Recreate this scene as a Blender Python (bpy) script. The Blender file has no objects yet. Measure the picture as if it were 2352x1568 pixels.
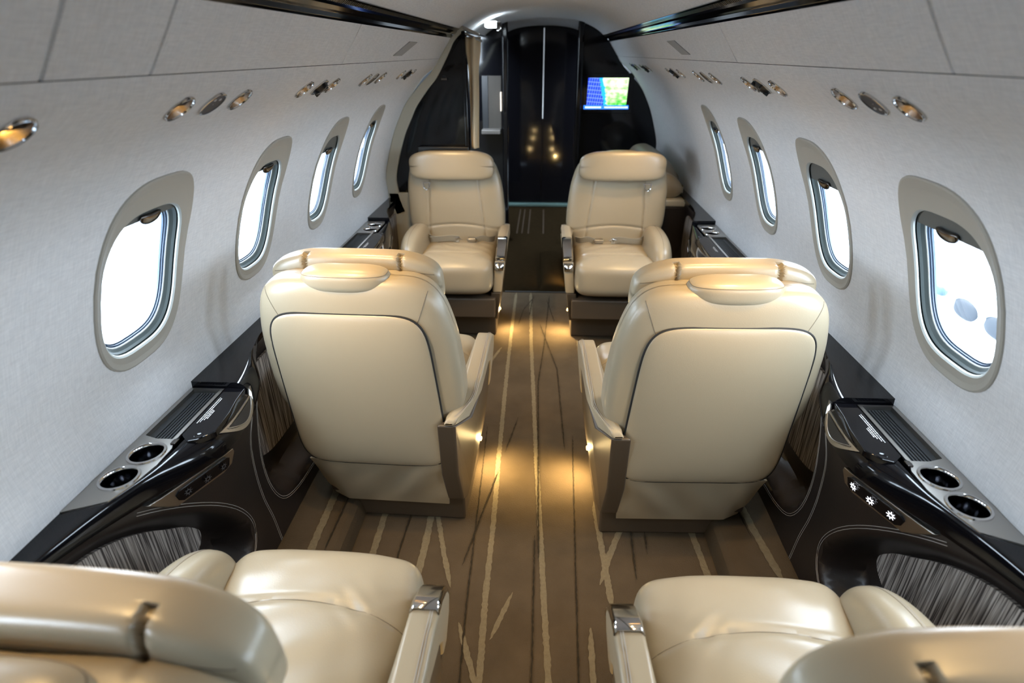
import bpy, bmesh, math, random
from mathutils import Vector, Matrix, Euler
from mathutils.geometry import delaunay_2d_cdt
random.seed(7)
S = bpy.context.scene
C = S.collection
H = 1.28                      # camera height above the cabin floor

# ------------------------------------------------------------------ camera
cd = bpy.data.cameras.new('camera'); cam = bpy.data.objects.new('camera', cd); C.objects.link(cam)
S.camera = cam
cd.sensor_width = 36; cd.lens = 1307*36/2352
P_, Y_, R_ = 0.4697, 0.0543, -0.0040
_f = Vector((-math.sin(Y_)*math.cos(P_), math.cos(Y_)*math.cos(P_), -math.sin(P_)))
_r = Vector((math.cos(Y_), math.sin(Y_), 0)); _u = _r.cross(_f)
_r2 = math.cos(R_)*_r + math.sin(R_)*_u; _u2 = -math.sin(R_)*_r + math.cos(R_)*_u
m = Matrix((_r2, _u2, -_f)).transposed().to_4x4(); m.translation = Vector((0.0137, 0, H))
cam.matrix_world = m
cd.clip_start = 0.02
cd.dof.use_dof = True; cd.dof.focus_distance = 1.45; cd.dof.aperture_fstop = 3.2

# ------------------------------------------------------------------ world, exposure
w = bpy.data.worlds.new('daylight'); S.world = w; w.use_nodes = True
bg = w.node_tree.nodes['Background']; bg.inputs[0].default_value = (0.74, 0.87, 1.0, 1); bg.inputs[1].default_value = 34.0
S.view_settings.view_transform = 'Standard'; S.view_settings.look = 'None'
S.view_settings.gamma = 1; S.view_settings.exposure = 0.02; S.view_settings.use_curve_mapping = False
S.cycles.use_denoising = True
S.cycles.max_bounces = 10; S.cycles.diffuse_bounces = 6; S.cycles.transparent_max_bounces = 12
S.cycles.sample_clamp_indirect = 4.0
S.cycles.caustics_reflective = False; S.cycles.caustics_refractive = False
WARM = (1.0, 0.66, 0.29)
POW_READ = 12.5; POW_AISLE = 1.1

# ------------------------------------------------------------------ materials
def mat(name, col, rough=0.5, metal=0.0, bump=0.0, bscale=200.0, spec=0.5, coat=0.0, emis=None, estr=0.0, var=0.0, vscale=6.0, stretch=None, detail=4):
    m = bpy.data.materials.new(name); m.use_nodes = True
    nt = m.node_tree; b = nt.nodes['Principled BSDF']
    b.inputs['Base Color'].default_value = (*col, 1); b.inputs['Roughness'].default_value = rough
    b.inputs['Metallic'].default_value = metal; b.inputs['Specular IOR Level'].default_value = spec
    if coat: b.inputs['Coat Weight'].default_value = coat; b.inputs['Coat Roughness'].default_value = 0.03
    if emis: b.inputs['Emission Color'].default_value = (*emis, 1); b.inputs['Emission Strength'].default_value = estr
    if bump or var:
        tc = nt.nodes.new('ShaderNodeTexCoord'); src = tc.outputs['Object']
        if stretch:
            mp = nt.nodes.new('ShaderNodeMapping'); mp.inputs['Scale'].default_value = stretch
            nt.links.new(src, mp.inputs['Vector']); src = mp.outputs[0]
    if bump:
        n = nt.nodes.new('ShaderNodeTexNoise'); n.inputs['Scale'].default_value = bscale; n.inputs['Detail'].default_value = detail
        bu = nt.nodes.new('ShaderNodeBump'); bu.inputs['Strength'].default_value = bump; bu.inputs['Distance'].default_value = 0.002
        nt.links.new(src, n.inputs['Vector']); nt.links.new(n.outputs['Fac'], bu.inputs['Height']); nt.links.new(bu.outputs[0], b.inputs['Normal'])
    if var:
        n2 = nt.nodes.new('ShaderNodeTexNoise'); n2.inputs['Scale'].default_value = vscale; n2.inputs['Detail'].default_value = 5
        nt.links.new(src, n2.inputs['Vector'])
        mx = nt.nodes.new('ShaderNodeMix'); mx.data_type = 'RGBA'
        mx.inputs['A'].default_value = (*[c*(1-var) for c in col], 1); mx.inputs['B'].default_value = (*[min(1, c*(1+var)) for c in col], 1)
        nt.links.new(n2.outputs['Fac'], mx.inputs['Factor']); nt.links.new(mx.outputs['Result'], b.inputs['Base Color'])
    return m

def wall_fabric():
    m = mat('wall_fabric', (0.60, 0.58, 0.565), 0.9, spec=0.15)
    nt = m.node_tree; b = nt.nodes['Principled BSDF']
    tc = nt.nodes.new('ShaderNodeTexCoord'); hs = []
    for sc in ((40, 420, 40), (300, 40, 380)):
        mp = nt.nodes.new('ShaderNodeMapping'); mp.inputs['Scale'].default_value = sc
        n = nt.nodes.new('ShaderNodeTexNoise'); n.inputs['Scale'].default_value = 1.0; n.inputs['Detail'].default_value = 3
        nt.links.new(tc.outputs['Object'], mp.inputs['Vector']); nt.links.new(mp.outputs[0], n.inputs['Vector']); hs.append(n)
    ad = nt.nodes.new('ShaderNodeMath'); ad.operation = 'ADD'
    nt.links.new(hs[0].outputs['Fac'], ad.inputs[0]); nt.links.new(hs[1].outputs['Fac'], ad.inputs[1])
    bu = nt.nodes.new('ShaderNodeBump'); bu.inputs['Strength'].default_value = 0.35; bu.inputs['Distance'].default_value = 0.001
    nt.links.new(ad.outputs[0], bu.inputs['Height']); nt.links.new(bu.outputs[0], b.inputs['Normal'])
    mr = nt.nodes.new('ShaderNodeMapRange'); mr.inputs[1].default_value = 0.6; mr.inputs[2].default_value = 1.4
    mr.inputs[3].default_value = 0.0; mr.inputs[4].default_value = 1.0
    mx = nt.nodes.new('ShaderNodeMix'); mx.data_type = 'RGBA'
    mx.inputs['A'].default_value = (0.65, 0.65, 0.66, 1); mx.inputs['B'].default_value = (0.82, 0.815, 0.82, 1)
    nt.links.new(ad.outputs[0], mr.inputs[0]); nt.links.new(mr.outputs[0], mx.inputs['Factor']); nt.links.new(mx.outputs['Result'], b.inputs['Base Color'])
    return m

def woven():
    m = mat('woven_panel', (0.2, 0.17, 0.15), 0.8, spec=0.2)
    nt = m.node_tree; b = nt.nodes['Principled BSDF']
    tc = nt.nodes.new('ShaderNodeTexCoord'); mp = nt.nodes.new('ShaderNodeMapping'); mp.inputs['Scale'].default_value = (1, 260, 6)
    mp.inputs['Rotation'].default_value = (0.12, 0, 0)
    n = nt.nodes.new('ShaderNodeTexNoise'); n.inputs['Scale'].default_value = 1.0; n.inputs['Detail'].default_value = 2
    nt.links.new(tc.outputs['Object'], mp.inputs['Vector']); nt.links.new(mp.outputs[0], n.inputs['Vector'])
    cr = nt.nodes.new('ShaderNodeValToRGB'); cr.color_ramp.elements[0].position = 0.40; cr.color_ramp.elements[1].position = 0.62
    cr.color_ramp.elements[0].color = (0.055, 0.045, 0.040, 1); cr.color_ramp.elements[1].color = (0.42, 0.37, 0.33, 1)
    nt.links.new(n.outputs['Fac'], cr.inputs[0]); nt.links.new(cr.outputs[0], b.inputs['Base Color'])
    bu = nt.nodes.new('ShaderNodeBump'); bu.inputs['Strength'].default_value = 0.6; bu.inputs['Distance'].default_value = 0.002
    nt.links.new(n.outputs['Fac'], bu.inputs['Height']); nt.links.new(bu.outputs[0], b.inputs['Normal'])
    return m

def glass_mat():
    m = bpy.data.materials.new('window_glass'); m.use_nodes = True; nt = m.node_tree; nt.nodes.clear()
    o = nt.nodes.new('ShaderNodeOutputMaterial'); mx = nt.nodes.new('ShaderNodeMixShader')
    t = nt.nodes.new('ShaderNodeBsdfTransparent'); g = nt.nodes.new('ShaderNodeBsdfGlossy'); g.inputs['Roughness'].default_value = 0.02
    t.inputs[0].default_value = (0.96, 0.98, 1.0, 1)
    fr = nt.nodes.new('ShaderNodeFresnel'); fr.inputs[0].default_value = 1.45
    nt.links.new(fr.outputs[0], mx.inputs[0]); nt.links.new(t.outputs[0], mx.inputs[1]); nt.links.new(g.outputs[0], mx.inputs[2]); nt.links.new(mx.outputs[0], o.inputs[0])
    return m

M = {}
M['fabric'] = wall_fabric(); M['woven'] = woven(); M['glass'] = glass_mat()
M['leather'] = mat('cream_leather', (0.325, 0.272, 0.188), 0.31, bump=0.10, bscale=420, spec=0.5, var=0.04, vscale=5)
M['seam'] = mat('leather_seam', (0.16, 0.13, 0.09), 0.7)
M['stitch'] = mat('stitch_thread', (0.34, 0.31, 0.28), 0.7)
M['taupe'] = mat('taupe_leather', (0.062, 0.046, 0.031), 0.45, bump=0.1, bscale=420)
M['brown'] = mat('brown_leather', (0.018, 0.013, 0.011), 0.40, bump=0.12, bscale=380, spec=0.5)
M['black'] = mat('black_lacquer', (0.003, 0.003, 0.004), 0.07, spec=0.32)
M['satin'] = mat('satin_black', (0.010, 0.011, 0.013), 0.32)
M['gap'] = mat('dark_gap', (0.008, 0.008, 0.008), 0.8)
M['rib'] = mat('ribbed_rubber', (0.012, 0.014, 0.016), 0.5)
M['brushed'] = mat('brushed_metal', (0.42, 0.40, 0.37), 0.30, metal=1.0)
M['chrome'] = mat('chrome', (0.62, 0.61, 0.60), 0.10, metal=1.0)
M['dchrome'] = mat('dark_chrome', (0.14, 0.13, 0.125), 0.18, metal=1.0)
M['frame'] = mat('window_frame_paint', (0.37, 0.35, 0.305), 0.45)
M['reveal'] = mat('window_reveal', (0.020, 0.026, 0.025), 0.45)
M['lip'] = mat('window_lip', (0.33, 0.34, 0.32), 0.35)
M['seal'] = mat('window_seal', (0.02, 0.035, 0.06), 0.4)
M['seal2'] = mat('window_seal_pale', (0.03, 0.055, 0.10), 0.35)
M['shade'] = mat('window_shade', (0.09, 0.095, 0.09), 0.6)
M['cream'] = mat('cream_trim', (0.50, 0.47, 0.38), 0.5)
M['carpet'] = mat('carpet_brown', (0.068, 0.050, 0.031), 0.95, bump=0.9, bscale=260, spec=0.1, var=0.30, vscale=9)
M['carpet_l'] = mat('carpet_pale_stripe', (0.145, 0.118, 0.075), 0.95, bump=0.9, bscale=300, spec=0.1, var=0.25, vscale=120)
M['carpet_d'] = mat('carpet_dark_line', (0.026, 0.020, 0.013), 0.95, bump=0.9, bscale=300, spec=0.1)
M['carpet_e'] = mat('entry_carpet', (0.012, 0.008, 0.004), 0.95, bump=0.8, bscale=260, spec=0.0, var=0.3, vscale=30)
M['entry_line'] = mat('entry_carpet_line', (0.035, 0.024, 0.016), 0.95, spec=0.1)
M['amber'] = mat('amber_lens', (1, 0.7, 0.3), 0.3, emis=(1.0, 0.50, 0.10), estr=9.0)
M['courtesy'] = mat('courtesy_lens', (1, 0.8, 0.4), 0.3, emis=(1.0, 0.65, 0.25), estr=6.0)
M['white_led'] = mat('white_lamp', (1, 1, 1), 0.3, emis=(0.80, 0.93, 1.0), estr=9.0)
M['blue_led'] = mat('blue_lamp', (0, 0.1, 1), 0.3, emis=(0.03, 0.10, 1.0), estr=1.0)
M['icon'] = mat('lit_icon', (1, 1, 1), 0.3, emis=(0.9, 0.92, 1.0), estr=2.2)
M['icon_off'] = mat('unlit_icon', (0.05, 0.05, 0.055), 0.4)
M['print'] = mat('white_print', (0.55, 0.55, 0.55), 0.5)
M['vent'] = mat('vent_panel', (0.36, 0.35, 0.34), 0.7)
M['curtain'] = mat('curtain_cloth', (0.62, 0.50, 0.33), 0.6, bump=0.2, bscale=300)
M['wood'] = mat('niche_wood', (0.03, 0.024, 0.018), 0.7, var=0.4, vscale=2, stretch=(40, 40, 1))
M['belt'] = mat('belt_webbing', (0.30, 0.27, 0.21), 0.7, bump=0.3, bscale=500)
M['thresh'] = mat('threshold_metal', (0.10, 0.17, 0.16), 0.35, metal=0.6)
M['niche_shelf'] = mat('niche_shelf_metal', (0.10, 0.09, 0.08), 0.4, metal=0.3)
M['strip_light'] = mat('strip_light', (1, 0.9, 0.8), 0.3, emis=(1.0, 0.85, 0.7), estr=1.2)
M['door_gap'] = mat('door_joint_glow', (0.5, 0.5, 0.5), 0.3, emis=(0.8, 0.9, 1.0), estr=0.35)  # emission stands in for the bright light along the door joint
M['reflector'] = mat('reflector_metal', (0.55, 0.52, 0.48), 0.22, metal=1.0)
M['ground'] = mat('hangar_concrete', (0.22, 0.25, 0.28), 0.6)
M['carpaint'] = mat('car_paint_white', (0.75, 0.78, 0.8), 0.3)
M['grille'] = mat('car_grille', (0.004, 0.0065, 0.011), 0.5)
M['cardark'] = mat('car_dark_trim', (0.010, 0.015, 0.020), 0.5)

# ------------------------------------------------------------------ helpers
def put(name, verts, faces, mats, parent=None, smooth=True, midx=None):
    me = bpy.data.meshes.new(name); me.from_pydata([tuple(v) for v in verts], [], faces); me.update()
    if not isinstance(mats, (list, tuple)): mats = [mats]
    for k in mats: me.materials.append(M[k])
    if midx: me.polygons.foreach_set('material_index', midx)
    if smooth: me.polygons.foreach_set('use_smooth', [True]*len(me.polygons))
    o = bpy.data.objects.new(name, me); C.objects.link(o)
    if parent: o.parent = parent
    return o
def tag(o, label=None, cat=None, group=None, kind=None):
    if label: o['label'] = label
    if cat: o['category'] = cat
    if group: o['group'] = group
    if kind: o['kind'] = kind
    return o
def empty(name, loc=(0, 0, 0)):
    o = bpy.data.objects.new(name, None); C.objects.link(o); o.location = loc; o.empty_display_size = 0.05
    return o
def fixn(o):
    bm = bmesh.new(); bm.from_mesh(o.data); bmesh.ops.recalc_face_normals(bm, faces=bm.faces); bm.to_mesh(o.data); bm.free(); return o
class MB:
    """collects shapes into one mesh"""
    def __init__(s): s.v = []; s.f = []; s.m = []; s.mats = []
    def mi(s, k):
        if k not in s.mats: s.mats.append(k)
        return s.mats.index(k)
    def add(s, v, f, k):
        o = len(s.v); s.v += [tuple(p) for p in v]; s.f += [tuple(i+o for i in q) for q in f]; s.m += [s.mi(k)]*len(f); return s
    def box(s, a, b, k):
        (x0, y0, z0), (x1, y1, z1) = a, b
        v = [(x0, y0, z0), (x1, y0, z0), (x1, y1, z0), (x0, y1, z0), (x0, y0, z1), (x1, y0, z1), (x1, y1, z1), (x0, y1, z1)]
        return s.add(v, [(0, 3, 2, 1), (4, 5, 6, 7), (0, 1, 5, 4), (1, 2, 6, 5), (2, 3, 7, 6), (3, 0, 4, 7)], k)
    def tube(s, pts, r, k, n=6, flat=1.0):
        pts = [Vector(p) for p in pts]; v = []; f = []
        for i, p in enumerate(pts):
            t = (pts[min(i+1, len(pts)-1)]-pts[max(i-1, 0)]).normalized()
            a = t.cross(Vector((0, 0, 1)))
            if a.length < 1e-3: a = t.cross(Vector((1, 0, 0)))
            a.normalize(); b = t.cross(a)
            for j in range(n):
                q = 2*math.pi*j/n; v.append(p+a*math.cos(q)*r+b*math.sin(q)*r*flat)
        for i in range(len(pts)-1):
            for j in range(n): f.append((i*n+j, i*n+(j+1) % n, (i+1)*n+(j+1) % n, (i+1)*n+j))
        f.append(tuple(range(n))); f.append(tuple((len(pts)-1)*n+j for j in range(n)))
        return s.add(v, f, k)
    def lathe(s, prof, k, c=(0, 0, 0), n=40, axis=None):
        """prof: (r, h) pairs about z, optionally turned by matrix axis"""
        v = []; f = []
        for (r, h) in prof:
            for j in range(n):
                q = 2*math.pi*j/n; p = Vector((r*math.cos(q), r*math.sin(q), h))
                if axis: p = axis @ p
                v.append(p+Vector(c))
        for i in range(len(prof)-1):
            for j in range(n): f.append((i*n+j, i*n+(j+1) % n, (i+1)*n+(j+1) % n, (i+1)*n+j))
        return s.add(v, f, k)
    def prism(s, pts, d0, d1, k, fn):
        """extrude 2-D outline pts between d0 and d1; fn(a, b, d) -> point"""
        n = len(pts); v = [fn(a, b, d0) for a, b in pts]+[fn(a, b, d1) for a, b in pts]
        f = [tuple(range(n))[::-1], tuple(range(n, 2*n))]+[(i, (i+1) % n, n+(i+1) % n, n+i) for i in range(n)]
        return s.add(v, f, k)
    def out(s, name, parent=None, smooth=True, bevel=0, seg=2, fix=True):
        o = put(name, s.v, s.f, s.mats, parent, smooth, s.m)
        if fix: fixn(o)
        if bevel:
            b = o.modifiers.new('bevel', 'BEVEL'); b.width = bevel; b.segments = seg; b.limit_method = 'ANGLE'; b.angle_limit = math.radians(35)
            b.harden_normals = True
        elif smooth:
            o.data.set_sharp_from_angle(angle=math.radians(40))
        return o
def lerp(tab, y):
    if y <= tab[0][0]: return tab[0][1]
    for (a, p), (b, q) in zip(tab, tab[1:]):
        if y <= b:
            t = (y-a)/(b-a); return p+(q-p)*t
    return tab[-1][1]
def smoothtab(tab, y, r=0.03):
    return sum(lerp(tab, y+r*k/3) for k in range(-3, 4))/7
def catmull(pts, n=8, closed=False):
    P = [Vector(p) for p in pts]; out = []; N = len(P)
    rng = range(N if closed else N-1)
    for i in rng:
        if closed: a, b, c, d = P[i-1], P[i], P[(i+1) % N], P[(i+2) % N]
        else: a, b, c, d = P[max(i-1, 0)], P[i], P[i+1], P[min(i+2, N-1)]
        for k in range(n):
            t = k/n
            out.append(0.5*((2*b)+(c-a)*t+(2*a-5*b+4*c-d)*t*t+(3*b-a-3*c+d)*t**3))
    if not closed: out.append(P[-1])
    return out

_cube = {}
def cubegrid(N):
    if N in _cube: return _cube[N]
    idx = {}; V = []; F = []
    def vid(p):
        k = tuple(round(c*4096) for c in p)
        if k not in idx: idx[k] = len(V); V.append(p)
        return idx[k]
    g = [math.tan((-1+2*i/N)*math.pi/4) for i in range(N+1)]
    for ax in range(3):
        for sg in (-1, 1):
            for i in range(N):
                for j in range(N):
                    q = []
                    for (a, b) in ((i, j), (i+1, j), (i+1, j+1), (i, j+1)):
                        p = [0, 0, 0]; p[ax] = sg; p[(ax+1) % 3] = g[a]; p[(ax+2) % 3] = g[b]; q.append(vid(tuple(p)))
                    F.append(tuple(q) if sg > 0 else tuple(q[::-1]))
    _cube[N] = (V, F); return _cube[N]
def pad(w, d, h, n=4.0, mz=4.0, N=24, fn=None, c=(0, 0, 0)):
    """soft rounded block, half sizes w, d, h; fn(x, y, z) deforms"""
    V, F = cubegrid(N); out = []
    for (x, y, z) in V:
        r = ((abs(x)**n+abs(y)**n)**(mz/n)+abs(z)**mz)**(1/mz)
        p = (x/r*w, y/r*d, z/r*h)
        p = fn(*p) if fn else p
        out.append((p[0]+c[0], p[1]+c[1], p[2]+c[2]))
    return out, F
def onpad(w, d, h, n, mz, a, b, face, fn=None, c=(0, 0, 0)):
    """point on the pad: face '+y'/'-y' given x=a, z=b; face '+z' given x=a, y=b"""
    if face[1] == 'y':
        zz = min(1, abs(b/h))**mz; q = max(0, (1-zz))**(n/mz)-abs(a/w)**n
        y = d*max(0, q)**(1/n)*(1 if face[0] == '+' else -1); p = (a, y, b)
    else:
        q = (abs(a/w)**n+abs(b/d)**n)**(mz/n)
        z = h*max(0, 1-q)**(1/mz)*(1 if face[0] == '+' else -1); p = (a, b, z)
    p = fn(*p) if fn else p
    return (p[0]+c[0], p[1]+c[1], p[2]+c[2])
def bell(t, s): return math.exp(-(t/s)**2)

# ------------------------------------------------------------------ cabin shell
PROF = [(0.835, -0.86), (0.812, -0.77), (0.797, -0.70), (0.799, -0.64), (0.802, -0.57), (0.780, -0.48), (0.744, -0.37), (0.712, -0.30), (0.662, -0.212),
        (0.596, -0.128), (0.560, -0.093), (0.532, -0.073), (0.508, -0.054), (0.490, -0.025)]
SP = catmull([(a, b, 0) for a, b in PROF], 10)
SARC = [0.0]
for a, b in zip(SP, SP[1:]): SARC.append(SARC[-1]+(b-a).length)
SMAX = SARC[-1]
def prof(s):
    s = max(0, min(SMAX-1e-6, s))
    for i in range(len(SARC)-1):
        if s <= SARC[i+1]:
            t = (s-SARC[i])/(SARC[i+1]-SARC[i]); p = SP[i].lerp(SP[i+1], t)
            d = (SP[i+1]-SP[i]).normalized(); return p.x, p.y, Vector((d.y, -d.x))   # outward normal (x, z)
def s_of_z(z):
    lo, hi = 0, SMAX
    for _ in range(40):
        md = (lo+hi)/2
        if prof(md)[1] < z: lo = md
        else: hi = md
    return lo
def wp(side, y, s, depth=0.0, nrm=None):
    x, z, n = prof(s)
    if nrm is not None: n = nrm
    return Vector((side*(x+n.x*depth), y, z+n.y*depth+H))
WIN_Y = [-0.02, 0.486, 0.990, 1.483, 1.981, 2.477]; WIN_H = [0.135, 0.135, 0.135, 0.119, 0.111, 0.102]
S_C = (s_of_z(-0.188)+s_of_z(-0.561))/2; WH = (s_of_z(-0.188)-s_of_z(-0.561))/2
WN = prof(S_C)[2]
def ov(a, b, hw, hh, e=2.75, cy=0.0, n=56):
    out = []
    for k in range(n):
        q = 2*math.pi*k/n; c, s_ = math.cos(q), math.sin(q)
        out.append((hw*math.copysign(abs(c)**(2/e), c), cy+hh*math.copysign(abs(s_)**(2/e), s_)))
    return out
OUTS = [ov(0, 0, h, WH, 3.0) for h in WIN_H]
RR = 0.0275
GR = {-1: [(0.43, 0.53, 0.625, 1), (0.945, 1.045, 1.145, 0), (1.47, 1.572, 1.668, 1), (1.99, 2.075, 2.18, 0), (2.50, 2.60, 2.71, 1)],
      1: [(0.45, 0.55, 0.66, 1), (0.955, 1.06, 1.165, 0), (1.50, 1.61, 1.715, 1), (2.055, 2.17, 2.285, 0), (2.58, 2.70, 2.82, 1), (3.40, 3.48, 3.62, 1), (3.82, 3.90, 4.02, 1)]}
GR = {k: [(a*.9416, b*.9416, c*.9416, g) for a, b, c, g in v] for k, v in GR.items()}
S_L = s_of_z(-0.073)
def light_ys(side):
    out = []
    for gi, (a, b, c, g) in enumerate(GR[side]):
        if gi == 0: out += [c] if side < 0 else []
        else: out += [a, c]
    return out
def build_wall(side, y0, y1):
    pts = []; edges = []; loops = []; hs = light_ys(side); hr = RR-0.003
    for hy in hs:
        o = len(pts); pts += [Vector((hy+hr*math.cos(2*math.pi*i/28), S_L+hr*math.sin(2*math.pi*i/28))) for i in range(28)]; edges += [(o+i, o+(i+1) % 28) for i in range(28)]
    for wy, OUT in zip(WIN_Y, OUTS):
        lp = [Vector((wy+a*1.0, S_C+b)) for a, b in OUT]; loops.append((wy, lp))
        o = len(pts); pts += lp; edges += [(o+i, o+(i+1) % len(lp)) for i in range(len(lp))]
    def inside(y, s, g=0.0):
        for hy in hs:
            if math.hypot(y-hy, s-S_L) < hr+g*0.7: return True
        for wy, HW in zip(WIN_Y, WIN_H):
            if (abs(y-wy)/(HW+g))**3.0+(abs(s-S_C)/(WH+g))**3.0 < 1: return True
        return False
    ny = int((y1-y0)/0.03); ns = int(SMAX/0.018)
    for i in range(ny+1):
        for j in range(ns+1):
            y = y0+(y1-y0)*i/ny; s = SMAX*j/ns
            if not inside(y, s, 0.008): pts.append(Vector((y, s)))
    r = delaunay_2d_cdt(pts, edges, [], 0, 1e-6)
    V = [wp(side, v[0], v[1]) for v in r[0]]; F = []
    for f in r[2]:
        cy = sum(r[0][i][0] for i in f)/3; cs = sum(r[0][i][1] for i in f)/3
        if not inside(cy, cs, -0.0008): F.append(tuple(f))
    o = put('wall_left' if side < 0 else 'wall_right', V, F, 'fabric')
    tag(o, kind='structure')
    # normals must face the cabin
    me = o.data
    fl = me.polygons[len(me.polygons)//2]
    if fl.normal.x*side > 0: me.flip_normals()
    return o
build_wall(-1, -1.7, 3.02); build_wall(1, -1.7, 4.25)

def build_window(side, wy, n, lower=0.0, HW=0.13):
    w = empty('window_%d' % n, (side*0.77, wy, H-0.38)); tag(w, kind='structure')
    inv = Vector(w.location)
    def P(a, s, dep): return wp(side, wy+a, S_C+s, dep, WN)-inv
    def ring(rows, name, mats):
        mb = MB(); loops = []
        for (hw, hh, cy, dep, e, k) in rows:
            loops.append(([P(a, b, dep) for a, b in ov(0, 0, hw, hh, e, cy)], k))
        for (l0, _), (l1, k) in zip(loops, loops[1:]):
            N = len(l0); mb.add(l0+l1, [(i, (i+1) % N, N+(i+1) % N, N+i) for i in range(N)], k)
        return mb.out(name, w, fix=False)
    cy = -0.021; iw, ih = HW-0.024, WH-0.054; E_ = 3.2
    rows = [(HW, WH, 0, 0.0, 3.0, 'frame'), (HW-0.0005, WH-0.0005, 0, -0.003, 3.0, 'frame'), (HW-0.004, WH-0.004, 0, -0.0045, 3.0, 'frame'), (HW-0.012, WH-0.02, -0.006, -0.002, 3.0, 'frame'),
            (iw+0.004, ih+0.004, cy, 0.0, E_, 'frame'), (iw+0.001, ih+0.001, cy, 0.0025, E_, 'lip'), (iw, ih, cy, 0.005, E_, 'lip')]
    ring(rows, 'window_frame', None)
    rows = [(iw, ih, cy, 0.005, E_, 'gap'), (iw+0.004, ih+0.003, cy, 0.0055, E_, 'gap'), (iw+0.004, ih+0.003, cy, 0.0075, E_, 'gap'),
            (iw, ih-0.001, cy, 0.008, E_, 'reveal'), (iw-0.002, ih-0.003, cy, 0.013, E_, 'reveal'), (iw-0.006, ih-0.007, cy, 0.0185, E_, 'reveal'), (iw-0.0075, ih-0.0085, cy, 0.0192, E_, 'lip'), (iw-0.008, ih-0.009, cy, 0.0202, E_, 'lip')]
    ring(rows, 'window_reveal', None)
    rows = [(iw-0.008, ih-0.009, cy, 0.0202, E_, 'seal'), (iw-0.008, ih-0.009, cy, 0.0225, E_, 'seal'), (iw-0.0105, ih-0.0115, cy, 0.0228, E_, 'seal2'),
            (iw-0.0105, ih-0.0115, cy, 0.0255, E_, 'seal'), (iw-0.013, ih-0.014, cy, 0.026, E_, 'seal2'), (iw-0.013, ih-0.014, cy, 0.030, E_, 'seal')]
    ring(rows, 'window_seal', None)
    lp = [P(a, b, 0.027) for a, b in ov(0, 0, iw-0.012, ih-0.013, E_, cy)]
    if side > 0: lp = lp[::-1]
    put('window_pane', lp, [tuple(range(len(lp)))], 'glass', w, smooth=False)
    # shade pulled a little way down inside the frame, with its grip
    mb = MB(); top = cy+ih; drop = 0.022+lower
    line = []
    for k in range(13):
        a = (iw-0.002)*(-1+2*k/12); q = 1-abs(a/iw)**E_; line.append((a, cy+ih*max(q, 0)**(1/E_)))
    for k in range(12):
        (a0, t0), (a1, t1) = line[k], line[k+1]; zb = top-drop
        if t0 < zb and t1 < zb: continue
        t0 = max(t0, zb); t1 = max(t1, zb)
        v = [P(a0, zb, .009), P(a1, zb, .009), P(a1, t1, .009), P(a0, t0, .009), P(a0, zb, .011), P(a1, zb, .011), P(a1, t1, .011), P(a0, t0, .011)]
        mb.add(v, [(0, 1, 2, 3), (4, 7, 6, 5), (0, 4, 5, 1)], 'shade')
    mb.out('window_shade', w)
    V, F = pad(0.030, 0.011, 0.006, 2.6, 2.4, 10)
    vv = [P(x, top-drop+0.002+y+0.006*(x/0.03)**2, 0.005-z) for x, y, z in V]
    fixn(put('shade_grip', vv, F, 'dchrome', w))
    return w
k = 0
for side in (-1, 1):
    for i, wy in enumerate(WIN_Y):
        k += 1; build_window(side, wy, k, 0.035 if (side, i) in ((-1, 4), (1, 3)) else (0.02 if side > 0 else 0.0), WIN_H[i])

# overhead panels between the wall seam and the light rails, and the ceiling
def strip(name, cs, y0, y1, matk, side, ny=60):
    V = []; F = []
    for i in range(ny+1):
        y = y0+(y1-y0)*i/ny
        for (x, z) in cs: V.append((side*x, y, z+H))
    n = len(cs)
    for i in range(ny):
        for j in range(n-1): F.append((i*n+j, i*n+j+1, (i+1)*n+j+1, (i+1)*n+j))
    return put(name, V, F, matk)
OP = [(0.510, -0.010), (0.4925, -0.0240), (0.4900, -0.0238), (0.486, -0.0185), (0.470, 0.004), (0.450, 0.032), (0.4285, 0.064)]
for side, y1 in ((-1, 3.02), (1, 4.25)):
    nm = 'left' if side < 0 else 'right'
    mb = MB()
    cuts = [-1.7, 0.60, 0.777, 1.545, y1] if side < 0 else [-1.7, 0.76, 1.60, y1]
    for a, b in zip(cuts, cuts[1:]):
        a2, b2 = a+0.0015, b-0.0015; V = []; F = []
        cs = [(x, z) for x, z in OP]
        rows = [(a2, 0.003), (a2+0.002, 0.0)]+[(a2+0.002+(b2-a2-0.004)*t/12, 0.0) for t in range(1, 12)]+[(b2-0.002, 0.0), (b2, 0.003)]
        for (y, o_) in rows:
            for (x, z) in cs: V.append((side*(x+o_), y, z+H+o_))
        n = len(cs)
        for i in range(len(rows)-1):
            for j in range(n-1): F.append((i*n+j, i*n+j+1, (i+1)*n+j+1, (i+1)*n+j))
        mb.add(V, F, 'fabric')
    # dark backing seen through the joints
    mb.add([(side*0.535, -1.75, H-0.07), (side*0.535, -1.75, H+0.10), (side*0.535, y1+.05, H+0.10), (side*0.535, y1+.05, H-0.07)], [(0, 1, 2, 3)], 'gap')
    mb.add([(side*0.535, -1.75, H+0.10), (side*0.37, -1.75, H+0.13), (side*0.37, y1+.05, H+0.13), (side*0.535, y1+.05, H+0.10)], [(0, 1, 2, 3)], 'gap')
    tag(mb.out('trim_overhead_'+nm, fix=False), kind='structure')
CE = [(0.388, 0.100), (0.372, 0.113), (0.326, 0.142), (0.242, 0.175), (0.13, 0.193), (0, 0.199), (-0.13, 0.193), (-0.242, 0.175), (-0.326, 0.142), (-0.372, 0.113), (-0.388, 0.100)]
cc = catmull([(a, b, 0) for a, b in CE], 4)
V = []; F = []
for i in range(61):
    y = -1.7+(5.42+1.7)*i/60
    for p in cc: V.append((p.x, y, p.y+H))
n = len(cc)
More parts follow.
